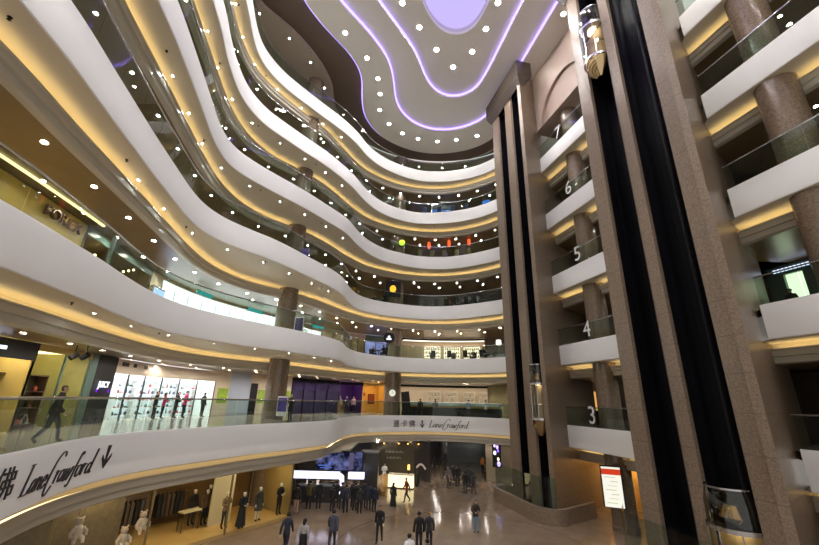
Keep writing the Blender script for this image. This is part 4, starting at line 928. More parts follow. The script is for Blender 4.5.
MB().lathe([(.14, 0), (.14, .03), (.03, .06), (.02, .7), (.02, .75)], n=12).build('stand', M_STEEL, t); MB().lathe([(.28, .75), (.24, 1.25)], n=20, cap=False).build('shade', glow('lamp_shade', (1.0, .9, .75), 1.8), t)
t = thing('side_cabinet', 'dark cabinet under the white shaded lamp', 'cabinet', (9.2, 38.4, ZL[4])); MB().box((0, 0, .38), (.9, .5, .76)).build('body', W_DARK, t); MB().box((0, -.26, .4), (.84, .02, .6)).build('door', M_WALLD, t)
# --- fifth gallery: amber light put into the wall paint
wall_part(5, 20, 122, M_AMBERLIT); wall_part(5, 122, 168, M_WALLD)
t = thing('banner', 'violet blue banner standing by the column on the third balcony', 'banner', (-8.1, 27.1, ZL[5]), -.4)
MB().box((0, 0, .8), (.75, .05, 1.5)).build('sheet', mat('banner_violet', (.10, .06, .35), .5), t); MB().box((0, 0, .03), (.8, .35, .06)).build('base', M_STEEL, t)
# signs on the far column
def disc_sign(x, y, z, r, m, label, case=None, name='round_sign'):
    t = thing(name, label, 'sign', (x, y, z))
    m1 = MB().lathe([(r * 1.1, 0), (r * 1.1, .12)], n=24); m1.v = [tuple(Mx @ Vector(v) + Vector((0, .06, 0))) for v in m1.v]; m1.build('case', case or W_DARK, t)
    m2 = MB().lathe([(r, 0), (r, .03)], n=24); m2.v = [tuple(Mx @ Vector(v) + Vector((0, -.07, 0))) for v in m2.v]; m2.build('face', m, t); return t
t = thing('light_box', 'black sign box with a glowing amber emblem on the far column', 'sign', (-1.75, 39.55, ZL[5] + 2.1))
MB().box((0, 0, 0), (1.7, .3, 1.7)).build('case', W_DARK, t); MB().ball((0, -.16, -.05), (.34, .05, .42), 12, 8).build('emblem', glow('amber_emblem', (1.0, .42, .03), 1.6), t)
disc_sign(-1.97, 39.7, 13.05, .52, W_DARK, 'round black sign with a white emblem on the far column'); 
t = thing('sign_emblem', 'white emblem on the round black sign', 'emblem', (-1.97, 39.58, 13.05)); MB().prism([(-.2, -.02), (.2, -.02), (.26, .02), (-.26, .02)], -.22, -.05).ball((0, 0, .08), (.14, .03, .14), 8, 6).build('mark', glow('emblem_white', (.8, .8, 1.0), 1.5), t)
disc_sign(-.94, 39.6, 23.83, .34, glow('lime_face', (.55, .9, .05), 2.0), 'round lime green lit sign in the fourth balcony restaurant')
# red lamps, sixth gallery
for (x, y, z), nm in (((2.2, 40.8, 23.7), 'left'), ((4.57, 41, 24.1), 'middle'), ((6.86, 40.6, 24.2), 'right')):
    t = thing('pendant_lamp', 'red pendant lamp, %s one of three in the far restaurant' % nm, 'lamp', (x, y, z))
    MB().lathe([(.12, 0), (.17, .1), (.17, .7), (.12, .8)], n=16).build('shade', glow('red_lamp', (1.0, .10, .03), 1.6), t)
    MB().tube([(0, 0, .8), (0, 0, ZL[7] - 2.16 - z)], .015, 6).build('cord', W_DARK, t)
# seventh gallery signs
t = thing('shop_sign', 'black shop sign with white marks in the blue lit restaurant', 'sign', (3.93, 41.5, 30.4))
MB().box((0, 0, 0), (2.6, .2, .5)).build('board', W_DARK, t)
for i, (x, w_, c) in enumerate(((-.45, .3, (1, .6, .7)), (-.05, .5, (.7, 1, .7)), (.55, .28, (.8, 1, 1)))): MB().box((x, -.12, 0), (w_, .03, .22)).build('lit_mark', glow('mark_%d' % i, c, 2.5), t)
t = thing('restaurant_facade', 'grey framed restaurant front under the black shop sign', 'shopfront', (3.93, 41.6, ZL[7]))
for x in (-1.4, -.5, .5, 1.4): MB().box((x, 0, 1.6), (.1, .12, 3.2)).build('post', M_STEEL, t)
MB().box((0, 0, 2.6), (2.9, .12, .5)).build('lintel', mat('grey_panel', (.25, .25, .27), .4), t); MB().box((0, .2, 1.2), (2.8, .1, 2.2)).build('panel', glow('blue_panel', (.10, .22, .6), .8), t)
o = MB().box((8.84, 39.5, 29.3), (.9, .1, .45), -.5).build('sign', glow('blue_sign', (.08, .25, .8), 1.0)); tag(o, 'blue lit sign near the right end of the second highest balcony', 'sign')
t = thing('doorway_arch', 'dark arched doorway left of the black shop sign', 'doorway', (-2.6, 41.0, ZL[7]), .25)
MB().tube([(-.8, 0, 0), (-.8, 0, 2.1)] + [(.8 * math.cos(PI - PI * i / 10), 0, 2.1 + .7 * math.sin(PI * i / 10)) for i in range(11)] + [(.8, 0, 0)], .1, 8).build('arch_frame', M_BULK, t); MB().box((0, .1, 1.2), (1.5, .05, 2.4)).build('door', W_DARK, t)

t = thing('track_lamp', 'pair of black spotlights hanging from the ceiling by the yellow green shop', 'lamp', (-13.2, 15.6, ZL[3] + 2.7))
for s_ in (-.22, .22):
    MB().tube([(s_, 0, .54), (s_, 0, .2)], .02, 6).build('stem', M_DARKM, t); MB().tube([(s_ - .05, -.12, .02), (s_ + .03, .1, .2)], .11, 10).build('lamp_head', W_DARK, t)
# ------------------------------------------------------------------ ground floor
Q = curve([(-12.3, 9), (-12.25, 13), (-12.0, 16), (-11.3, 18.8), (-9.9, 21.74), (-8.4, 24.0), (-6.9, 26.2)], 60, it=1)
t = thing('shop', 'department store display windows with mannequins under the lowest balcony', 'shop')
GOLD = mat('gold_wood', (.36, .22, .07), .35, var=(1.5, .3)); CREAM = mat('cream_panel', (.62, .56, .40), .5)
Bq = offset(Q, 4.2)
MB().loft([atz(Bq, 0), atz(offset(Bq, .15), 0), atz(offset(Bq, .15), 3.4), atz(Bq, 3.4)], close=True, cap=True).build('back_wall', mat('store_back', (.16, .09, .035), .4, var=(.8, .5)), t)
MB().loft([atz(Q, 0), atz(Q, .18), atz(Bq, .18)]).build('window_floor', mat('store_floor', (.50, .34, .14), .25, var=(1, .15)), t)
MB().loft([atz(Q, 3.25), atz(Bq, 3.25), atz(Bq, 3.4), atz(Q, 3.4)], close=True).build('window_ceiling', W_BEIGE, t)
G = offset(Q, .02); MB().loft([atz(G, .18), atz(G, 3.25)]).build('window_glass', M_SHOPGLASS, t)
for i in (8, 20, 33, 46, 59): MB().box((Q[i].x, Q[i].y, 1.7), (.09, .09, 3.2), .6).build('mullion', mat('bronze_frame', (.20, .15, .06), .35, .6), t)
MB().loft([[Vector((Q[-1].x, Q[-1].y, z)), Vector((-10.4, 28.9, z))] for z in (0, 3.4)]).build('end_wall', mat('gold_side', (.30, .22, .09), .5), t)
for i0, i1, d in ((46, 51, 1.6), (4, 33, 1.3)):
    P = offset(Q, d)[i0:i1]; MB().loft([atz(P, .18), atz(offset(P, .1), .18), atz(offset(P, .1), 3.25), atz(P, 3.25)], close=True, cap=True).build('partition', CREAM if i0 == 46 else mat('store_panel', (.17, .14, .095), .5, var=(6, .4)), t)
for i0, i1 in ((26, 31), (35, 44), (50, 58)):
    P0, P1 = offset(Q, .7)[i0:i1], offset(Q, 1.1)[i0:i1]
    MB().loft([atz(P0, 3.2), atz(P1, 3.2), atz(P1, 3.24), atz(P0, 3.24)], close=True, cap=True).build('light_panel', glow('window_light', (1.0, .74, .36), 16.0), t)
mq = [(-8.75, 23.6, 'black long dress', BLK, BLK, 'long', 150), (-8.35, 24.95, 'short dark dress', (.05, .045, .04), (.05, .045, .04), True, 130), (-7.55, 26.2, 'black outfit by the gold end wall', BLK, BLK, None, 120),
      (-11.6, 23.9, 'dark coat deep in the window', BLK, CHAR, None, 110), (-11.4, 25.2, 'long black coat beside the pale tray', (.02, .015, .012), BLK, 'long', 120), (-10.95, 24.0, 'brown and black outfit', BRN, BLK, None, 100), (-9.6, 23.5, 'pale brown jacket', (.25, .17, .09), CHAR, None, 140)]
for i, (x, y, d, tp, bt, sk, rz) in enumerate(mq): mannequin(x, y, .185, 60, 'store window mannequin wearing a ' + d, tp, bt, 'stand' if i % 2 else 'bent', 1.78, skirt=sk)
# seated white fur coated dummies hung in the nearer window
for (x, y, z, nm) in ((-11.5, 19.35, 1.27, 'upper'), (-11.9, 18.9, .8, 'lower'), (-12.5, 17.0, 1.6, 'leftmost')):
    t = thing('dummy', '%s pale furry dummy hanging on cords in the near store window' % nm, 'dummy', (x, y, z), R(60)); t.scale = (.82,) * 3
    FUR = mat('pale_fur', (.62, .52, .44), .9, bump=(30, .8))
    m = MB().ball((0, 0, .28), (.24, .2, .32), 14, 10).ball((0, -.02, .68), (.17, .16, .17), 12, 8); m.build('body', FUR, t, True)
    for s in (-1, 1):
        MB().tube([(s * .18, -.05, .42), (s * .32, -.14, .25), (s * .3, -.22, .1)], [.09, .08, .06], 8).build('arm', FUR, t, True); MB().tube([(s * .12, -.1, .08), (s * .17, -.3, .02), (s * .18, -.34, -.15)], [.11, .09, .07], 8).build('leg', FUR, t, True)
        MB().ball((s * .13, -.02, .84), .06, 8, 6).build('ear', FUR, t, True)
    for s in (-.1, .1): MB().tube([(s, 0, .8), (s, 0, (3.25 - z) / .82)], .008, 5).build('cord', M_STEEL, t)
t = thing('display_tray', 'pale lit tray table in the store window', 'table', (-11.3, 23.1, .185), R(60)); MB().box((0, 0, .9), (1.0, .5, .07)).build('top', CREAM, t)
for a in (-1, 1):
    for b in (-1, 1): MB().tube([(a * .45, b * .2, 0), (a * .45, b * .2, .87)], .02, 6).build('leg', M_DARKM, t)
# garments on rails deep in the store
for n_, (i0, i1, d) in enumerate(((34, 40, 3.2), (40, 46, 3.4))):
    P = resample(offset(Q, d)[i0:i1], 9); t = thing('clothes_rail', '%s garment rail with dark coats inside the store window' % ('near', 'far')[n_], 'clothes rail')
    MB().tube(atz(P, 1.95), .02, 6).build('rail', M_STEEL, t)
    for p in (P[0], P[-1]): MB().tube([(p.x, p.y, .18), (p.x, p.y, 1.95)], .02, 6).build('post', M_STEEL, t)
    for j, p in enumerate(P[1:-1]):
        g = thing('coat', 'dark coat hanging on the %s garment rail in the store window' % ('near', 'far')[n_], 'coat', (p.x, p.y, .75), math.atan2(P[-1].y - P[0].y, P[-1].x - P[0].x) + PI / 2, 'coats on the %s garment rail' % ('near', 'far')[n_])
        MB().loft([[Vector((x, -w_, z)), Vector((x * 1.05, 0, z)), Vector((x, w_, z)), Vector((-x, w_, z)), Vector((-x * 1.05, 0, z)), Vector((-x, -w_, z)), Vector((x, -w_, z))] for x, w_, z in ((.24, .07, 0), (.21, .07, .5), (.20, .08, .95), (.05, .04, 1.08))], cap=False).build('cloth_body', cloth((BLK, CHAR, BRN, (.07, .05, .04))[j % 4]), g, True)
        MB().tube([(0, 0, 1.06), (0, 0, 1.175)], .01, 5).build('hook', M_STEEL, g)
# far ground walls
def gwall(P, m, z0, z1, name='wall_far', th=.2):
    P = [Vector((p[0], p[1], 0)) for p in P]
    return tag(MB().loft([atz(P, z0), atz(offset(P, th), z0), atz(offset(P, th), z1), atz(P, z1)], close=True, cap=True).build(name, m), kind='structure')
DK = mat('dark_stone', (.035, .032, .03), .3); GRAYW = mat('grey_shop_wall', (.16, .165, .17), .4)
gwall([(-10.4, 28.9), (-12, 33), (-9.5, 38), (-6, 40.5), (-3.4, 40.6)], DK, 0, 3.4)
gwall([(2.3, 38.1), (2.5, 47), (1.0, 52)], mat('corridor_wall', (.20, .17, .13), .4), 0, 3.4)
gwall([(4.4, 52), (4.5, 44.3), (8.9, 44.0)], GRAYW, 0, 3.4)
gwall([(1, 52), (4.4, 52)], DK, 0, 3.4)
gwall([(8.9, 44.0), (9.0, 46), (14, 45), (14, 38)], mat('olive_wall', (.30, .25, .11)), 0, 3.4)
gwall([(7.7, 39.6), (9.8, 38.4), (11, 35)], mat('beige_pier', (.34, .28, .2), .4), 0, 3.4)
tag(plate('ceiling', M_BULK, [(-14, 24), (-9, 24), (-4.0, 30), (-4, 36), (0, 38.6), (5, 38.9), (10, 36.5), (14, 36), (14, 52), (-14, 52)], [], 3.32, 3.45), kind='structure')
for x, y in ((-5.5, 34), (-2.5, 36.8), (1.4, 41), (3.4, 41), (3.4, 45), (3.4, 48), (6.2, 40.8), (7.2, 42.4), (-6, 37), (-1, 39)):
    downlight(x, y, 3.32, .09, 'warm', 'downlight in the low ceiling of the far ground floor', 'downlights of the far ground floor')
# dark billboard
t = thing('billboard', 'wide dark grey billboard over the far shop entrance', 'billboard', (6.65, 43.7, 0)); MB().box((0, 0, 1.75), (4.2, .3, 1.9)).build('panel', mat('billboard_dark', (.045, .05, .055), .35, var=(2, .4)), t)
for z in (1.2, 1.75, 2.3): MB().box((-1.0, -.16, z), (2.0, .02, .03)).build('seam', DK, t)
# neon poster
t = thing('light_box', 'tall black poster box with violet and white lights beside the far tower', 'light box', (8.45, 38.2, 0), -.5)
MB().box((0, 0, 2.3), (.8, .18, 2.0)).build('case', W_DARK, t)
for i, (x, z, r_, c) in enumerate(((-.15, 3.1, .09, (.7, .6, 1)), (.1, 3.0, .12, (.4, .3, 1)), (-.15, 2.5, .13, (.8, .75, 1)), (.15, 2.7, .1, (.2, .1, .8)), (.15, 2.0, .1, (1, .9, .5)), (.18, 1.6, .16, (.5, .35, 1)))): MB().ball((x, -.1, z), (r_, .03, r_ * 1.4), 10, 6).build('lit_spot', glow('neon_%d' % i, c, 2.5), t)
# LED booth
t = thing('video_wall', 'dark blue video wall above the crowd on the ground floor', 'video wall', (-4.5, 29.6, 0))
MB().box((-.1, 0, 2.75), (3.3, .35, 1.25)).build('cabinet', W_DARK, t)
def led_mat():
    m = bpy.data.materials.new('video_image'); m.use_nodes = True; nt = m.node_tree; nt.nodes.clear(); L = nt.links.new
    tc = nt.nodes.new('ShaderNodeTexCoord'); nz = nt.nodes.new('ShaderNodeTexNoise'); nz.inputs['Scale'].default_value = 2.2; nz.inputs['Detail'].default_value = 5
    rp = nt.nodes.new('ShaderNodeValToRGB'); E_ = rp.color_ramp.elements; E_[0].position = .42; E_[0].color = (.006, .006, .018, 1); E_[1].position = .75; E_[1].color = (.16, .18, .42, 1)
    e = nt.nodes.new('ShaderNodeEmission'); e.inputs[1].default_value = .7; o = nt.nodes.new('ShaderNodeOutputMaterial')
    L(tc.outputs['Object'], nz.inputs['Vector']); L(nz.outputs['Fac'], rp.inputs[0]); L(rp.outputs[0], e.inputs[0]); L(e.outputs[0], o.inputs[0]); return m
MB().box((-.1, -.19, 2.75), (3.2, .03, 1.17)).build('screen', led_mat(), t)
for x, z, w_, h_, nm in ((-1.2, 2.45, .7, .07, 'a'), (-1.0, 2.3, .8, .05, 'b'), (-.75, 2.6, .16, .22, 'c'), (.75, 2.75, .3, 1.1, 'd')): MB().box((x, -.21, z), (w_, .02, h_)).build('lit_graphic', glow('led_blue', (.12, .22, .75), .7) if nm != 'd' else glow('led_mauve', (.16, .13, .24), .6), t)
t = thing('light_band', 'long white lavender light band with a rounded corner under the video wall', 'light band', (0, 29.4, 0))
LB = glow('lavender_band', (.74, .72, 1.0), 1.9)
MB().box((-6.2, 0, 1.84), (3.4, .3, .42)).build('band', LB, t)
MB().tube([(-4.55, 0, 1.84), (-4.35, 0, 1.72), (-4.3, 0, 1.45), (-4.42, 0, .7)], [.2, .19, .14, .06], 8).build('corner_leg', LB, t)
for x in (-7.6, -6.6): MB().box((x, .05, .8), (.12, .2, 1.62)).build('post', DK, t)
o = MB().box((-3.35, 29.5, 1.84), (1.1, .3, .4)).build('light_band', LB); tag(o, 'short lavender light band to the right of the crowd', 'light band')
t = thing('demo_counter', 'dark demonstration counter under the white light band', 'counter', (-6.0, 30.4, 0)); MB().box((0, 0, .5), (3.0, .7, 1.0)).build('body', DK, t); MB().box((0, 0, 1.03), (3.1, .8, .06)).build('top', GRAYW, t)
for j, x in enumerate((-.9, -.2)):
    q = thing('lit_display', '%s small pale lit display panel on the dark demonstration counter' % ('left', 'right')[j], 'display', (-5.9 + x, 30.1, 1.06)); MB().box((0, 0, .2), (.3, .04, .4)).build('frame', W_DARK, q); MB().box((0, -.03, .2), (.2, .02, .3)).build('panel', glow('demo_glow', (.8, .7, .6), .8), q)
t = thing('kiosk', 'black box kiosk between the video wall and the glowing counter', 'kiosk', (-2.6, 31.6, 0)); MB().box((0, 0, 1.55), (1.3, 1.2, 3.1)).build('body', DK, t); MB().box((0, 0, 3.14), (1.36, 1.26, .1)).build('top_trim', GRAYW, t)
# glowing counter bar
t = thing('bar_counter', 'curved bar counter with a glowing cream front', 'counter')
bc = curve([(.72, 34.9), (-.4, 35.1), (-1.35, 35.3)], 14, it=1); GLW = glow('counter_glow', (1.0, .80, .42), 1.9)
MB().loft([atz(bc, .08), atz(bc, 1.0), atz(offset(bc, -.5), 1.0), atz(offset(bc, -.5), .08)], close=True, cap=True).build('glowing_front', GLW, t)
MB().loft([atz(offset(bc, .06), 1.0), atz(offset(bc, .06), 1.06), atz(offset(bc, -.6), 1.06), atz(offset(bc, -.6), 1.0)], close=True, cap=True).build('counter_top', CREAM, t)
MB().loft([atz(offset(bc, .02), 0), atz(offset(bc, .02), .08), atz(offset(bc, -.5), .08), atz(offset(bc, -.5), 0)], close=True, cap=True).build('kick_strip', W_DARK, t)
b2 = curve([(-1.35, 35.3), (-1.75, 34.6), (-1.7, 33.4), (-1.4, 32.4)], 16, it=1)
MB().loft([[Vector((p.x, p.y, 0)) for p in b2], [Vector((p.x, p.y, 1.05 - .75 * (i / 15) ** 1.5)) for i, p in enumerate(b2)], [Vector((p.x - .35, p.y, 1.05 - .75 * (i / 15) ** 1.5)) for i, p in enumerate(b2)], [Vector((p.x - .35, p.y, 0)) for p in b2]], close=True, cap=True).build('curved_wing', mat('bronze_wing', (.30, .17, .05), .3, .3), t)
gwall([(-3.3, 39.0), (.9, 39.0)], mat('dark_olive', (.035, .026, .012), .4), 0, 3.3, 'wall_far')
gwall([(.9, 39.0), (2.25, 38.0)], DK, 0, 3.3, 'wall_far')
def wall_script(words, x, z, hh, L_, label):
    M = frame((x, 38.97, z), (1, 0, 0), (0, -1, 0)); m = MB(); xx = 0; tot = sum(GL[c][0] for c in words); k = L_ / tot
    for c in words:
        for pts in GL[c][1]: pen(m, [(p[0] * k + xx * k, p[1] * hh) for p in pts], .09 * hh / .7, lambda u, v, tt: M @ Vector((u + v * .3, v, .01 + tt)))
        xx += GL[c][0]
    tag(m.build('lettering', mat('chalk_white', (.55, .53, .5), .6)), label, 'lettering')
t = thing('wall_lettering', 'white loose script strokes on the dark wall behind the bar', 'lettering', (-.7, 38.95, 0))
for i in range(9):
    x0 = -1.1 + .33 * (i % 5) + .1 * (i // 5); z0 = 2.2 - .5 * (i // 5)
    m = MB(); m.tube([(x0, 0, z0), (x0 + .08, 0, z0 + .22), (x0 + .14, 0, z0 + .02), (x0 + .26, 0, z0 + .12), (x0 + .34, 0, z0)], .018, 5); m.build('stroke', mat('chalk_white', (.55, .53, .5), .6), t)
for j, x in enumerate((-2.0, -.6, .25, 1.25)):
    t = thing('spot_lamp', 'small orange spot lamp over the bar, %s from the left' % words4[j], 'lamp', (x, 38.6, 3.05)); MB().lathe([(.05, .2), (.05, .12), (.11, 0)], n=12, cap=False).build('shade', M_DARKM, t); MB().ball((0, 0, .03), .08, 8, 6).build('bulb', glow('orange_bulb', (1.0, .42, .06), 14.0), t)
t = thing('candle_lamp', 'small glowing amber table lamp on the bar counter', 'lamp', (.35, 35.4, 1.06)); MB().lathe([(.07, 0), (.07, .04), (.02, .06), (.02, .3)], n=10).build('base', W_DARK, t); MB().lathe([(.10, .3), (.09, .68)], n=12).build('shade', glow('amber_lamp', (1.0, .5, .1), 3.5), t)
t = thing('flower_arch', 'pale curved orchid spray at the right end of the bar', 'flowers', (1.1, 35.9, 0)); MB().lathe([(.14, 0), (.2, .5), (.12, 1.0)], n=12).build('vase', W_DARK, t)
m = MB(); m.tube([(0, 0, 1.0), (-.05, 0, 1.5), (.25, 0, 1.75), (.6, 0, 1.45)], .02, 6); m.build('stem', mat('stem_green', (.08, .12, .04), .6), t)
m = MB()
for i in range(11): a = i / 10; m.ball((-.05 + .7 * a, -.05, 1.5 + .28 * math.sin(PI * a) - .1 * a), (.09, .06, .08), 7, 5)
m.build('petals', mat('petal', (.75, .66, .60), .6), t, True)
# right side, ground: orange lit shop and light box on the column
t, = (thing('shop', 'warm orange lit shop behind the column between the lift towers', 'shop'),)
Pw = [p + RN * 5.6 for p in rpts(33.5, 26)]
MB().loft([atz(Pw, 0), atz(Pw, 3.2)]).build('back_wall', mat('orange_shop_wall', (.70, .42, .14), .5, var=(2, .4)), t)
Pl = [(p + RN * -.6) for p in Pw[4:20]]; Pm = [(p + RN * -1.0) for p in Pw[4:20]]
MB().loft([atz(Pl, 3.1), atz(Pm, 3.1), atz(Pm, 3.15), atz(Pl, 3.15)], close=True, cap=True).build('light_panel', glow('orange_light', (1.0, .66, .25), 12.0), t)
t = thing('light_box', 'white lit advertising panel with a red header on the column by the near lift', 'light box', (12.05, 24.55, 0), math.atan2(-.453, .891))
t.rotation_euler.z = R(-22)
MB().box((0, .05, 2.45), (1.12, .14, 2.2)).build('case', W_DARK, t); MB().box((0, -.03, 2.4), (1.0, .03, 2.0)).build('panel', glow('panel_white', (.95, .92, .80), .95), t)
MB().box((0, -.05, 3.22), (1.0, .03, .3)).build('red_header', glow('panel_red', (.75, .06, .02), .8), t)
MB().box((0, -.05, 3.43), (1.0, .03, .1)).build('top_strip', glow('panel_cream', (.9, .9, .75), .9), t)
for i in range(7): MB().box((-.1 + .1 * (i % 3), -.05, 1.62 + .22 * i), (.55 - .08 * (i % 3), .015, .05)).build('print_line', glow('print_%d' % (i % 3), ((.62, .70, .42), (.80, .76, .55), (.6, .66, .5))[i % 3], .9), t)
# right gallery three: blue screen and orange lit niche
t = thing('screen', 'blue video screen in the gallery behind the numeral three', 'screen', (15.4, 34.3, ZL[3] + 2.0), R(-35)); MB().box((0, 0, 0), (.9, .1, 1.6)).build('case', W_DARK, t); MB().box((0, -.06, 0), (.8, .02, 1.5)).build('display', glow('screen_blue', (.10, .22, .9), 1.6), t)
t = thing('niche', 'orange lit niche beside the blue screen in the gallery', 'niche', (15.7, 33.2, ZL[3]), R(-50)); MB().box((0, 0, 1.4), (1.1, .1, 2.2)).build('back_panel', glow('niche_orange', (.9, .45, .12), .8), t); MB().box((0, -.2, .5), (1.2, .4, 1.0)).build('cabinet', W_DARK, t)
t = thing('table_lamp', 'white drum lamp in the gallery behind the numeral three', 'lamp', (15.1, 32.9, ZL[3])); MB().lathe([(.25, 0), (.05, .05), (.03, 2.4)], n=12).build('stand', M_STEEL, t); MB().lathe([(.35, 2.4), (.35, 2.75)], n=16, cap=False).build('shade', glow('lamp_shade', (1.0, .9, .75), 1.8), t)
# right gallery four, near: lit doorway
t = thing('doorway', 'green white lit doorway with a sign, right of the near lift tower', 'doorway', (19.7, 18.15, ZL[4]), math.atan2(-.97, .2425))
MB().box((-.78, 0, 1.5), (.74, .3, 3.0)).build('left_post', W_TEAL, t); MB().box((.78, 0, 1.5), (.74, .3, 3.0)).build('right_post', W_TEAL, t); MB().box((0, 0, 2.95), (2.3, .3, .5)).build('lintel', W_TEAL, t)
MB().box((0, .05, 1.35), (1.5, .06, 2.7)).build('lit_panel', glow('door_glow', (.80, 1.0, .66), 1.5), t)
for i in range(9): MB().box((-.72 + .18 * i, -.17, 2.95), (.12, .03, .16)).build('sign_letter', glow('door_sign', (.65, .75, 1.0), 2.0), t)
person(18.75, 17.75, ZL[4], -80, 'dark silhouette standing in the green white lit doorway', BLK, BLK, 'stand', 1.75)
t = thing('shop_window', 'amber lit shop window at the right edge of the photo', 'window', (20.2, 15.7, ZL[4]), math.atan2(-.97, .2425)); MB().box((0, 0, 1.6), (2.2, .1, 2.6)).build('panel', glow('amber_panel', (.8, .42, .10), .6), t); MB().box((0, -.04, 3.0), (2.3, .2, .25)).build('lintel', W_DARK, t)
person(14.3, 24.4, ZL[4], -60, 'person partly hidden by the near tower behind the numeral four balcony', CHAR, BLK, 'stand', 1.7)

# ------------------------------------------------------------------ lifts
def lift_car(P, s, z0, H_, r, label):
    c = P(s, .12); t = thing('lift_car', label, 'lift', (c.x, c.y, z0), math.atan2(RT.y, RT.x))
    a0, a1 = 0.0, PI
    # local frame: x along the face, the car bulges towards +y (out of the tower)
    GB = glass('lift_glass', (.72, .66, .52), 1.6); BR = mat('bronze_mirror', (.55, .42, .24), .12, 1.0)
    k = H_ / 4.7
    MB().lathe([(r * .25, 0), (r * .7, .35 * k), (r * .95, .8 * k), (r, 1.0 * k)], n=20, a0=a0, a1=a1).build('lower_cowl', BR, t, True)
    MB().lathe([(r * 1.05, 1.0 * k), (r * 1.05, 1.14 * k)], n=20, a0=a0, a1=a1).lathe([(.001, 1.14 * k), (r * 1.05, 1.14 * k)], n=20, a0=a0, a1=a1).build('floor_band', M_STEEL, t)
    MB().lathe([(r, 1.14 * k), (r, 3.3 * k)], n=20, a0=a0, a1=a1).build('cabin_glass', GB, t, True)
    for i in range(5):
        a = PI * i / 4; MB().tube([(r * 1.01 * math.cos(a), r * 1.01 * math.sin(a), 1.1 * k), (r * 1.01 * math.cos(a), r * 1.01 * math.sin(a), 3.35 * k)], .025, 6).build('rib', M_STEEL, t)
    MB().box((0, -.1, 2.2 * k), (r * 1.9, .06, 2.2 * k)).build('cabin_back', mat('cabin_back', (.42, .32, .2), .3), t)
    MB().tube([(r * .97 * math.cos(PI * i / 12), r * .97 * math.sin(PI * i / 12), 2.0 * k) for i in range(13)], .025, 6).build('handrail', M_STEEL, t)
    MB().lathe([(r * 1.05, 3.3 * k), (r * 1.05, 3.45 * k)], n=20, a0=a0, a1=a1).lathe([(.001, 3.38 * k), (r * 1.05, 3.38 * k)], n=20, a0=a0, a1=a1).build('roof_band', M_STEEL, t)
    MB().lathe([(.02, 3.30 * k), (r * .4, 3.30 * k)], n=16, a0=a0, a1=a1).build('cabin_light', glow('cabin_light', (1.0, .85, .55), 12.0), t)
    MB().lathe([(r, 3.45 * k), (r * .98, 4.2 * k), (r * .86, 4.7 * k)], n=20, a0=a0, a1=a1).build('upper_cowl', GB, t, True)
    MB().lathe([(r * .86, 4.7 * k), (r * .9, 4.72 * k), (r * .9, 4.66 * k)], n=20, a0=a0, a1=a1).build('cowl_rim', M_STEEL, t)
    MB().lathe([(r * .2, 3.5 * k), (r * .55, 3.7 * k), (r * .3, 4.1 * k), (.01, 4.2 * k)], n=16, a0=a0, a1=a1).build('inner_cowl', BR, t, True)
    return t
lift_car(PF, 1.085, 4.85, 4.65, .62, 'glass lift car low in the right shaft of the far lift tower')
lift_car(PN, 1.92, -.25, 4.5, .84, 'bronze glass lift car at the bottom of the near lift tower')
lift_car(PN, 4.215, 25.35, 5.1, .76, 'glass lift car high in the left shaft of the near lift tower')

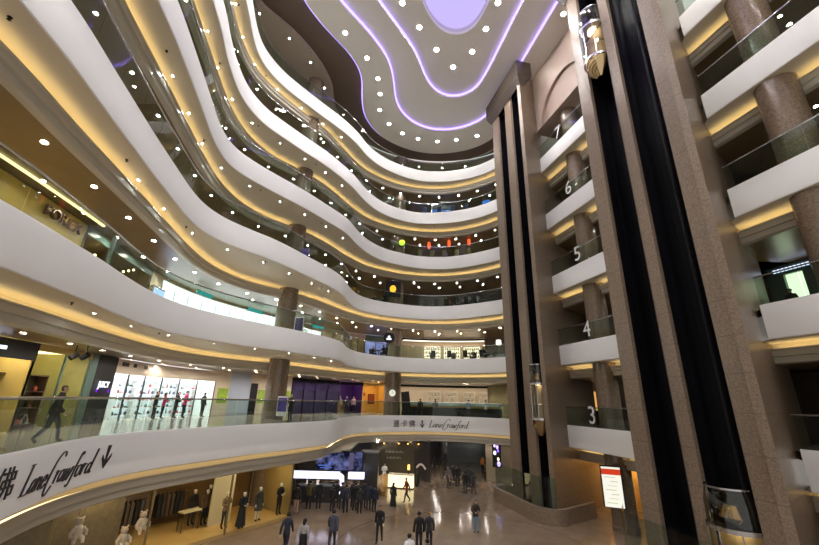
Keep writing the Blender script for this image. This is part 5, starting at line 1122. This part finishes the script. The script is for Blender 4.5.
# ------------------------------------------------------------------ restaurant seating
def chair_proto(m, label, group):
    t = thing('chair', label, 'chair', (0, 0, -50), 0, group)
    MB().box((0, 0, .355), (.46, .46, .06)).build('seat', m, t); MB().box((0, .26, .68), (.46, .05, .6), 0, (R(-8), 'X')).build('backrest', m, t)
    for a in (-1, 1):
        for b in (-1, 1): MB().tube([(a * .19, b * .19, .325), (a * .21, b * .21, 0)], .02, 5).build('leg', M_DARKM, t)
    return t
def table_proto(label, group):
    t = thing('dining_table', label, 'table', (0, 0, -50), 0, group)
    MB().lathe([(.42, .72), (.42, .76)], n=20).build('tabletop', mat('dark_table', (.05, .035, .025), .3), t); MB().lathe([(.04, .03), (.04, .72)], n=8).build('stem', M_DARKM, t); MB().lathe([(.25, 0), (.22, .03)], n=14).build('base', M_DARKM, t)
    return t
def seating(k, n, y_out, people, cm, nm):
    z = ZL[k]; tp = table_proto('small round dining table behind the glass of the far %s' % nm, 'tables of the far %s' % nm); cp = chair_proto(cm, 'dining chair beside a table of the far %s' % nm, 'chairs of the far %s' % nm)
    Fq = [p for p in resample(FC[k], step=.2) if p.y > 36.3 and p.x > -3.4 and p.x < 8.6]; Fq = resample(Fq, n + 2)[1:-1]; Fo = offset(resample([p for p in resample(FC[k], step=.2) if p.y > 36.3 and -3.4 < p.x < 8.6], n + 2), y_out)[1:-1]
    cols = [BLK, CHAR, (.05, .05, .07), (.25, .25, .28), (.10, .06, .04), (.3, .32, .38), BLK]
    Fo = [p for p in Fo if math.hypot(p.x + 1.45, p.y - 40.7) > 2.3 and math.hypot(p.x + 2.6, p.y - 41.0) > 1.9]
    for i, p in enumerate(Fo):
        a = math.atan2(p.y - 34, p.x - 2.5) - PI / 2
        q = tp if i == 0 else copy_tree(tp); q.location = (p.x, p.y, z); q.rotation_euler.z = a
        for j, s in enumerate((-1, 1)):
            c = cp if i == 0 and j == 0 else copy_tree(cp); d = Vector((-math.sin(a), math.cos(a), 0)) * s * .84
            c.location = (p.x + d.x, p.y + d.y, z); c.rotation_euler.z = a + (0 if s > 0 else PI)
            if (i * 2 + j) % 7 < people:
                person(p.x + d.x * .97, p.y + d.y * .97, z, math.degrees(a + (0 if s > 0 else PI)), 'seated diner in %s at the far %s' % (('black', 'charcoal', 'dark blue', 'grey', 'brown', 'pale grey', 'black')[(i * 2 + j) % 7], nm), cols[(i * 2 + j) % 7], BLK, 'sit', 1.7, group='diners in %s clothes at the far %s' % (('black', 'charcoal', 'dark blue', 'grey', 'brown', 'pale grey', 'black')[(i * 2 + j) % 7], nm))
person(2.9, 39.5, ZL[3], 180, 'cafe guest in grey standing at the pale green counter, left one', GREY, BLK, 'bent', 1.66)
person(6.1, 39.1, ZL[3], 170, 'cafe guest in a pale blue shirt at the middle of the counter', (.45, .52, .7), BLK, 'bent', 1.68)
person(7.6, 38.3, ZL[3], 150, 'cafe guest in a white shirt at the right end of the counter', WHT, CHAR, 'bent', 1.66)
person(1.4, 39.6, ZL[3], 180, 'cafe guest in black at the left end of the counter', BLK, BLK, 'stand', 1.66)
seating(4, 7, 1.5, 2, cloth((.035, .028, .024)), 'restaurant on the second gallery')
seating(5, 10, 1.5, 6, cloth((.03, .025, .02)), 'restaurant on the third gallery')
seating(6, 7, 1.5, 1, cloth((.22, .17, .06)), 'restaurant on the fourth gallery')
seating(7, 6, 1.5, 2, cloth((.04, .06, .14)), 'restaurant on the fifth gallery')
# ceiling fittings seen as small dark dots
for k in (4, 5, 6, 7, 8):
    for j, p in enumerate(along(FC[k], .55, 5.5, 6, 2.0)):
        q = thing('sprinkler', 'tiny dark sprinkler in the cream soffit of the %s balcony' % ORD[k], 'sprinkler', (p.x, p.y, ZL[k] - FH - .005), 0, 'sprinklers under the %s balcony' % ORD[k]); MB().lathe([(.05, 0), (.05, -.02), (.02, -.03), (.02, -.07), (.045, -.08)], n=10).build('head', W_DARK, q)
